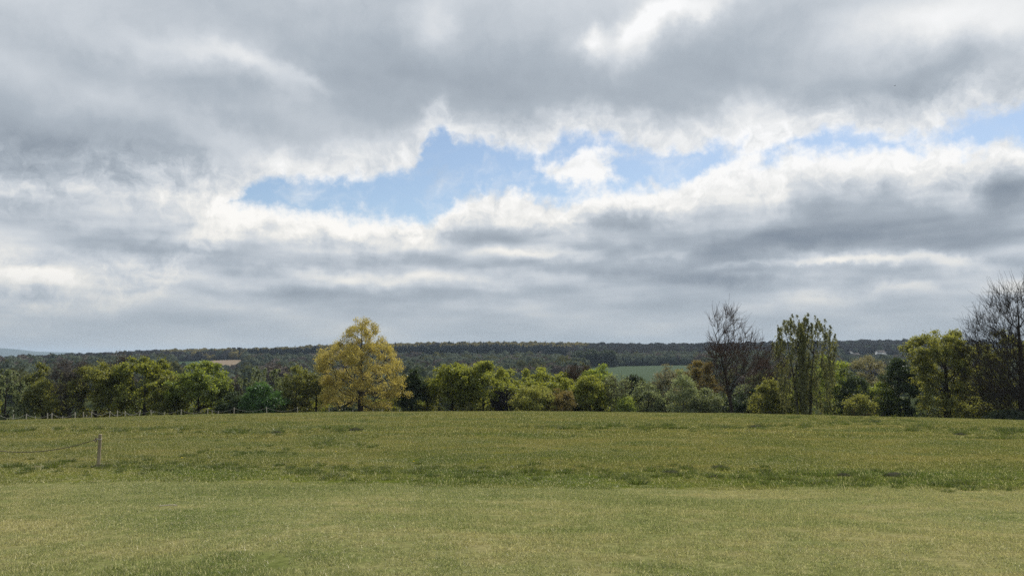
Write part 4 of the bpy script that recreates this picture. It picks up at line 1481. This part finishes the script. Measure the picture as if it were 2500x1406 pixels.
def fence(pxs, d0, d1, rope_r, drop, skip, label, tops):
    n = len(pxs)
    ds = np.linspace(d0, d1, n)
    r = np.random.default_rng(n)
    root = None
    prev = None
    for i, (px, d) in enumerate(zip(pxs, ds)):
        x = (px - 1250) * d / F
        z = float(ground_z(x, d))
        tz = float(at(px, tops[i], d)[2])
        if root is None:
            root = empty('rope_fence', (x, d, z), label, 'rope fence')
            o = np.array([x, d, z])
        h = min(max(tz - z, .8), 1.7)
        rr = .055
        V, Fs = cyl([(-.3, rr), (h * .98, rr), (h, rr * .8)], 8, .03, i)
        po = mesh_obj('post', mesh_np('post', V, Fs, m_post2), root)
        po.location = np.array([x, d, z]) - o
        po.rotation_euler = (r.normal(0, .03), r.normal(0, .05), 0)
        cur = np.array([x, d, z + h * .9]) - o
        if prev is not None and i not in skip:
            P = sag(prev, cur, drop * r.uniform(.8, 1.2), 16)
            V, Fq = tube_path(P, rope_r, 5)
            mesh_obj('rope', mesh_np('rope', V, Fq, m_rope2), root)
        prev = cur
    return root


fa = [-55, 5, 76, 138, 194, 234, 277, 315, 349]
fence(fa, 101, 108, .021, .48, (5,), 'pale post and rope fence with deep swags below the left-hand oaks', np.interp(fa, [-55, 5, 76, 138, 194, 234, 277, 315, 349], [1012, 1008, 1010, 1008, 1006, 1004, 1003, 1004, 1005]))
fb = [44, 128, 214, 296, 378, 450, 514, 578, 657, 732, 808]
fence(fb, 112, 119, .013, .50, (1, 2, 3, 10), 'second rope fence beyond the crest running towards the golden tree', np.interp(fb, [44, 128, 214, 296, 378, 450, 514, 578, 657, 732, 808], [1011, 1008, 1005, 1002, 1000, 999, 996, 994, 993, 993, 993]))
# short stakes of an old line under the golden tree
for px, top in ((98, 1015), (164, 1015), (222, 1012), (410, 1005), (525, 1001), (540, 1003), (865, 1000), (914, 1000), (936, 998), (978, 1000)):
    d = 122.0
    x = (px - 1250) * d / F
    z = float(ground_z(x, d))
    h = max(float(at(px, top, d)[2]) - z, .5)
    V, Fs = cyl([(-.3, .045), (h * .97, .045), (h, .03)], 7, .03, px)
    o = mesh_obj('stake', mesh_np('stake', V, Fs, m_post2), label='short thin grey stake at the crest ' + under(px), cat='stake', group='stakes at the crest ' + under(px))
    o.location = (x, d, z)

# ---------------------------------------------------------------- small things in the grass
x, y = on_row(410, 1239)
zz = float(ground_z(x, y))
pts = np.array([(-.17, 0, .03), (-.08, .01, .042), (.02, -.005, .05), (.10, .012, .05), (.17, .0, .045)])
V, Fq = tube_path(pts, .011, 6)
m_stick = plain_mat('bleached_stick', (0.42, 0.36, 0.27), (0.58, 0.52, 0.42), 30.0)
o = mesh_obj('stick', mesh_np('stick', V, Fq, m_stick), label='pale bleached stick lying on the mown lawn', cat='stick')
o.location = (x, y, zz)
m_dand = plain_mat('dandelion_yellow', (0.75, 0.55, 0.02), (0.85, 0.65, 0.04), 30.0)
m_stem = plain_mat('flower_stem', (0.10, 0.16, 0.04), (0.14, 0.20, 0.05), 30.0)
for px, row in ((444, 1124), (820, 1108), (1010, 1133)):
    x, y = on_row(px, row)
    e_ = empty('dandelion', (x, y, float(ground_z(x, y))), 'single yellow dandelion flower in the meadow grass', 'flower', 'dandelions in the meadow')
    V, Fs = cyl([(-.02, .004), (.10, .004)], 6)
    mesh_obj('stem', mesh_np('stem', V, Fs, m_stem), e_)
    V, Fs = cyl([(.095, .006), (.105, .026), (.118, .030), (.126, .016)], 10, .06, px)
    mesh_obj('flower_head', mesh_np('flower_head', V, Fs, m_dand), e_)
# bent dead stems at the end of the path
x, y = on_row(2088, 1020)
zz = float(ground_z(x, y))
e_ = empty('dead_stems', (x, y, zz), 'bent dead brown stems arching out of the upper meadow', 'dead stems')
r2 = np.random.default_rng(4)
for q, (dx_, h_) in enumerate(((.55, 1.1), (.9, 1.3), (-.2, .7), (1.5, .5), (2.2, .6))):
    u = np.linspace(0, 1, 9)
    P = np.stack([(q * .25 - .5) + dx_ * u ** 1.6, r2.normal(0, .15) * u, h_ * np.sin(u * 1.9) - .05], 1)
    V, Fq = tube_path(P, .014, 5)
    mesh_obj('stem', mesh_np('stem', V, Fq, m_twig_red), e_)

# ---------------------------------------------------------------- houses far across the valley
m_wall = plain_mat('white_render', (0.66, 0.66, 0.64), (0.76, 0.76, 0.74), .5)
m_roof = plain_mat('grey_tiles', (0.16, 0.14, 0.13), (0.24, 0.21, 0.20), .8)
m_pane = plain_mat('dark_panes', (0.02, 0.025, 0.03), (0.05, 0.055, 0.06), 1.0, rough=.2)


def box(x0, x1, y0, y1, z0, z1):
    V = np.array([(x, y, z) for z in (z0, z1) for y in (y0, y1) for x in (x0, x1)], float)
    return V, np.array([(0, 2, 3, 1), (4, 5, 7, 6), (0, 1, 5, 4), (1, 3, 7, 5), (3, 2, 6, 7), (2, 0, 4, 6)])


def house(px, d, w, dep, h, rot, label, lift=0):
    x = (px - 1250) * d / F
    root = empty('house', (x, d, float(ground_z(x, d)) + lift), label, 'house')
    root.rotation_euler = (0, 0, rot)
    V, Fq = box(-w / 2, w / 2, -dep / 2, dep / 2, -4, h)
    g = np.array([(-w / 2, -dep / 2, h), (-w / 2, dep / 2, h), (-w / 2, 0, h + dep * .38), (w / 2, -dep / 2, h), (w / 2, dep / 2, h), (w / 2, 0, h + dep * .38)])
    mesh_obj('wall', mesh_np('wall', np.concatenate([V, g]), [Fq, np.array([(8, 10, 9), (11, 12, 13)])], m_wall), root)
    e = .4
    rz = h + dep * .38
    sl = .38 * 2 * e
    R = []
    Fr = []
    for sgn in (-1, 1):
        b0 = len(R)
        yo, yi = sgn * (dep / 2 + e), 0
        R += [(-w / 2 - e, yo, h - sl + .05), (w / 2 + e, yo, h - sl + .05), (w / 2 + e, yi, rz + .05), (-w / 2 - e, yi, rz + .05),
              (-w / 2 - e, yo, h - sl + .3), (w / 2 + e, yo, h - sl + .3), (w / 2 + e, yi, rz + .3), (-w / 2 - e, yi, rz + .3)]
        Fr += [(b0, b0 + 1, b0 + 2, b0 + 3), (b0 + 4, b0 + 5, b0 + 6, b0 + 7), (b0, b0 + 1, b0 + 5, b0 + 4), (b0 + 1, b0 + 2, b0 + 6, b0 + 5), (b0 + 3, b0, b0 + 4, b0 + 7)]
    rf = mesh_obj('roof', mesh_np('roof', np.array(R), np.array(Fr), m_roof), root)
    V, Fq = box(w * .3, w * .3 + .9, -.45, .45, rz - .4, rz + 1.1)
    mesh_obj('chimney', mesh_np('chimney', V, Fq, m_roof), rf)
    for i in range(max(2, int(w / 3.5))):
        wx = -w / 2 + (i + .5) * w / max(2, int(w / 3.5))
        for zc in ((1.2,) if h < 4 else (1.2, 3.9)):
            V, Fq = box(wx - .6, wx + .6, -dep / 2 - .04, -dep / 2 + .02, zc, zc + 1.3)
            mesh_obj('window', mesh_np('window', V, Fq, m_pane), root)
    return root


house(2074, 1240, 7, 7, 5.2, 1.4, 'small white gabled house showing over the trees right of the twin birches', 1)
house(2087, 1225, 8, 7, 4.6, .2, 'low pale house beside the small white gabled one', -1)
house(2146, 1250, 13, 7, 5.0, .15, 'long white house under the right-hand ridge', 2)
house(2160, 1235, 6, 6, 4.4, 1.2, 'tiny white house just below the long white one', -1)
house(324, 1092, 9, 7, 5.0, .3, 'white walled house half hidden above the broad domed oak', 2)

# ---------------------------------------------------------------- a bird against the grey cloud
bp = at(2185, 210, 260)
m_bird = plain_mat('dark_feathers', (0.02, 0.02, 0.02), (0.04, 0.04, 0.04), 5.0)
br = empty('bird', tuple(bp), 'tiny dark bird gliding against the grey cloud', 'bird')
V, Fs = cyl([(-.22, .004), (-.14, .045), (0, .07), (.12, .05), (.19, .03), (.24, .004)], 8)
V = V[:, [2, 1, 0]]
mesh_obj('body', mesh_np('body', V, Fs[:1], m_bird, smooth=True), br)
for sgn in (-1, 1):
    W_ = np.array([(.09, 0, .03), (-.10, 0, .02), (.10, .30 * sgn, .10), (-.06, .30 * sgn, .08), (.0, .62 * sgn, .07), (-.05, .60 * sgn, .06)])
    W2 = np.concatenate([W_, W_ - [0, 0, .02]])
    mesh_obj('wing', mesh_np('wing', W2, np.array([(0, 2, 3, 1), (2, 4, 5, 3), (6, 7, 9, 8), (8, 9, 11, 10), (0, 6, 8, 2), (2, 8, 10, 4), (1, 3, 9, 7), (3, 5, 11, 9), (4, 10, 11, 5)]), m_bird), br)
V = np.array([(-.18, -.02, 0), (-.18, .02, 0), (-.40, .07, 0), (-.40, -.07, 0), (-.18, -.02, -.015), (-.18, .02, -.015), (-.40, .07, -.01), (-.40, -.07, -.01)])
mesh_obj('tail', mesh_np('tail', V, np.array([(0, 1, 2, 3), (4, 7, 6, 5), (0, 3, 7, 4), (1, 5, 6, 2), (2, 6, 7, 3)]), m_bird), br)
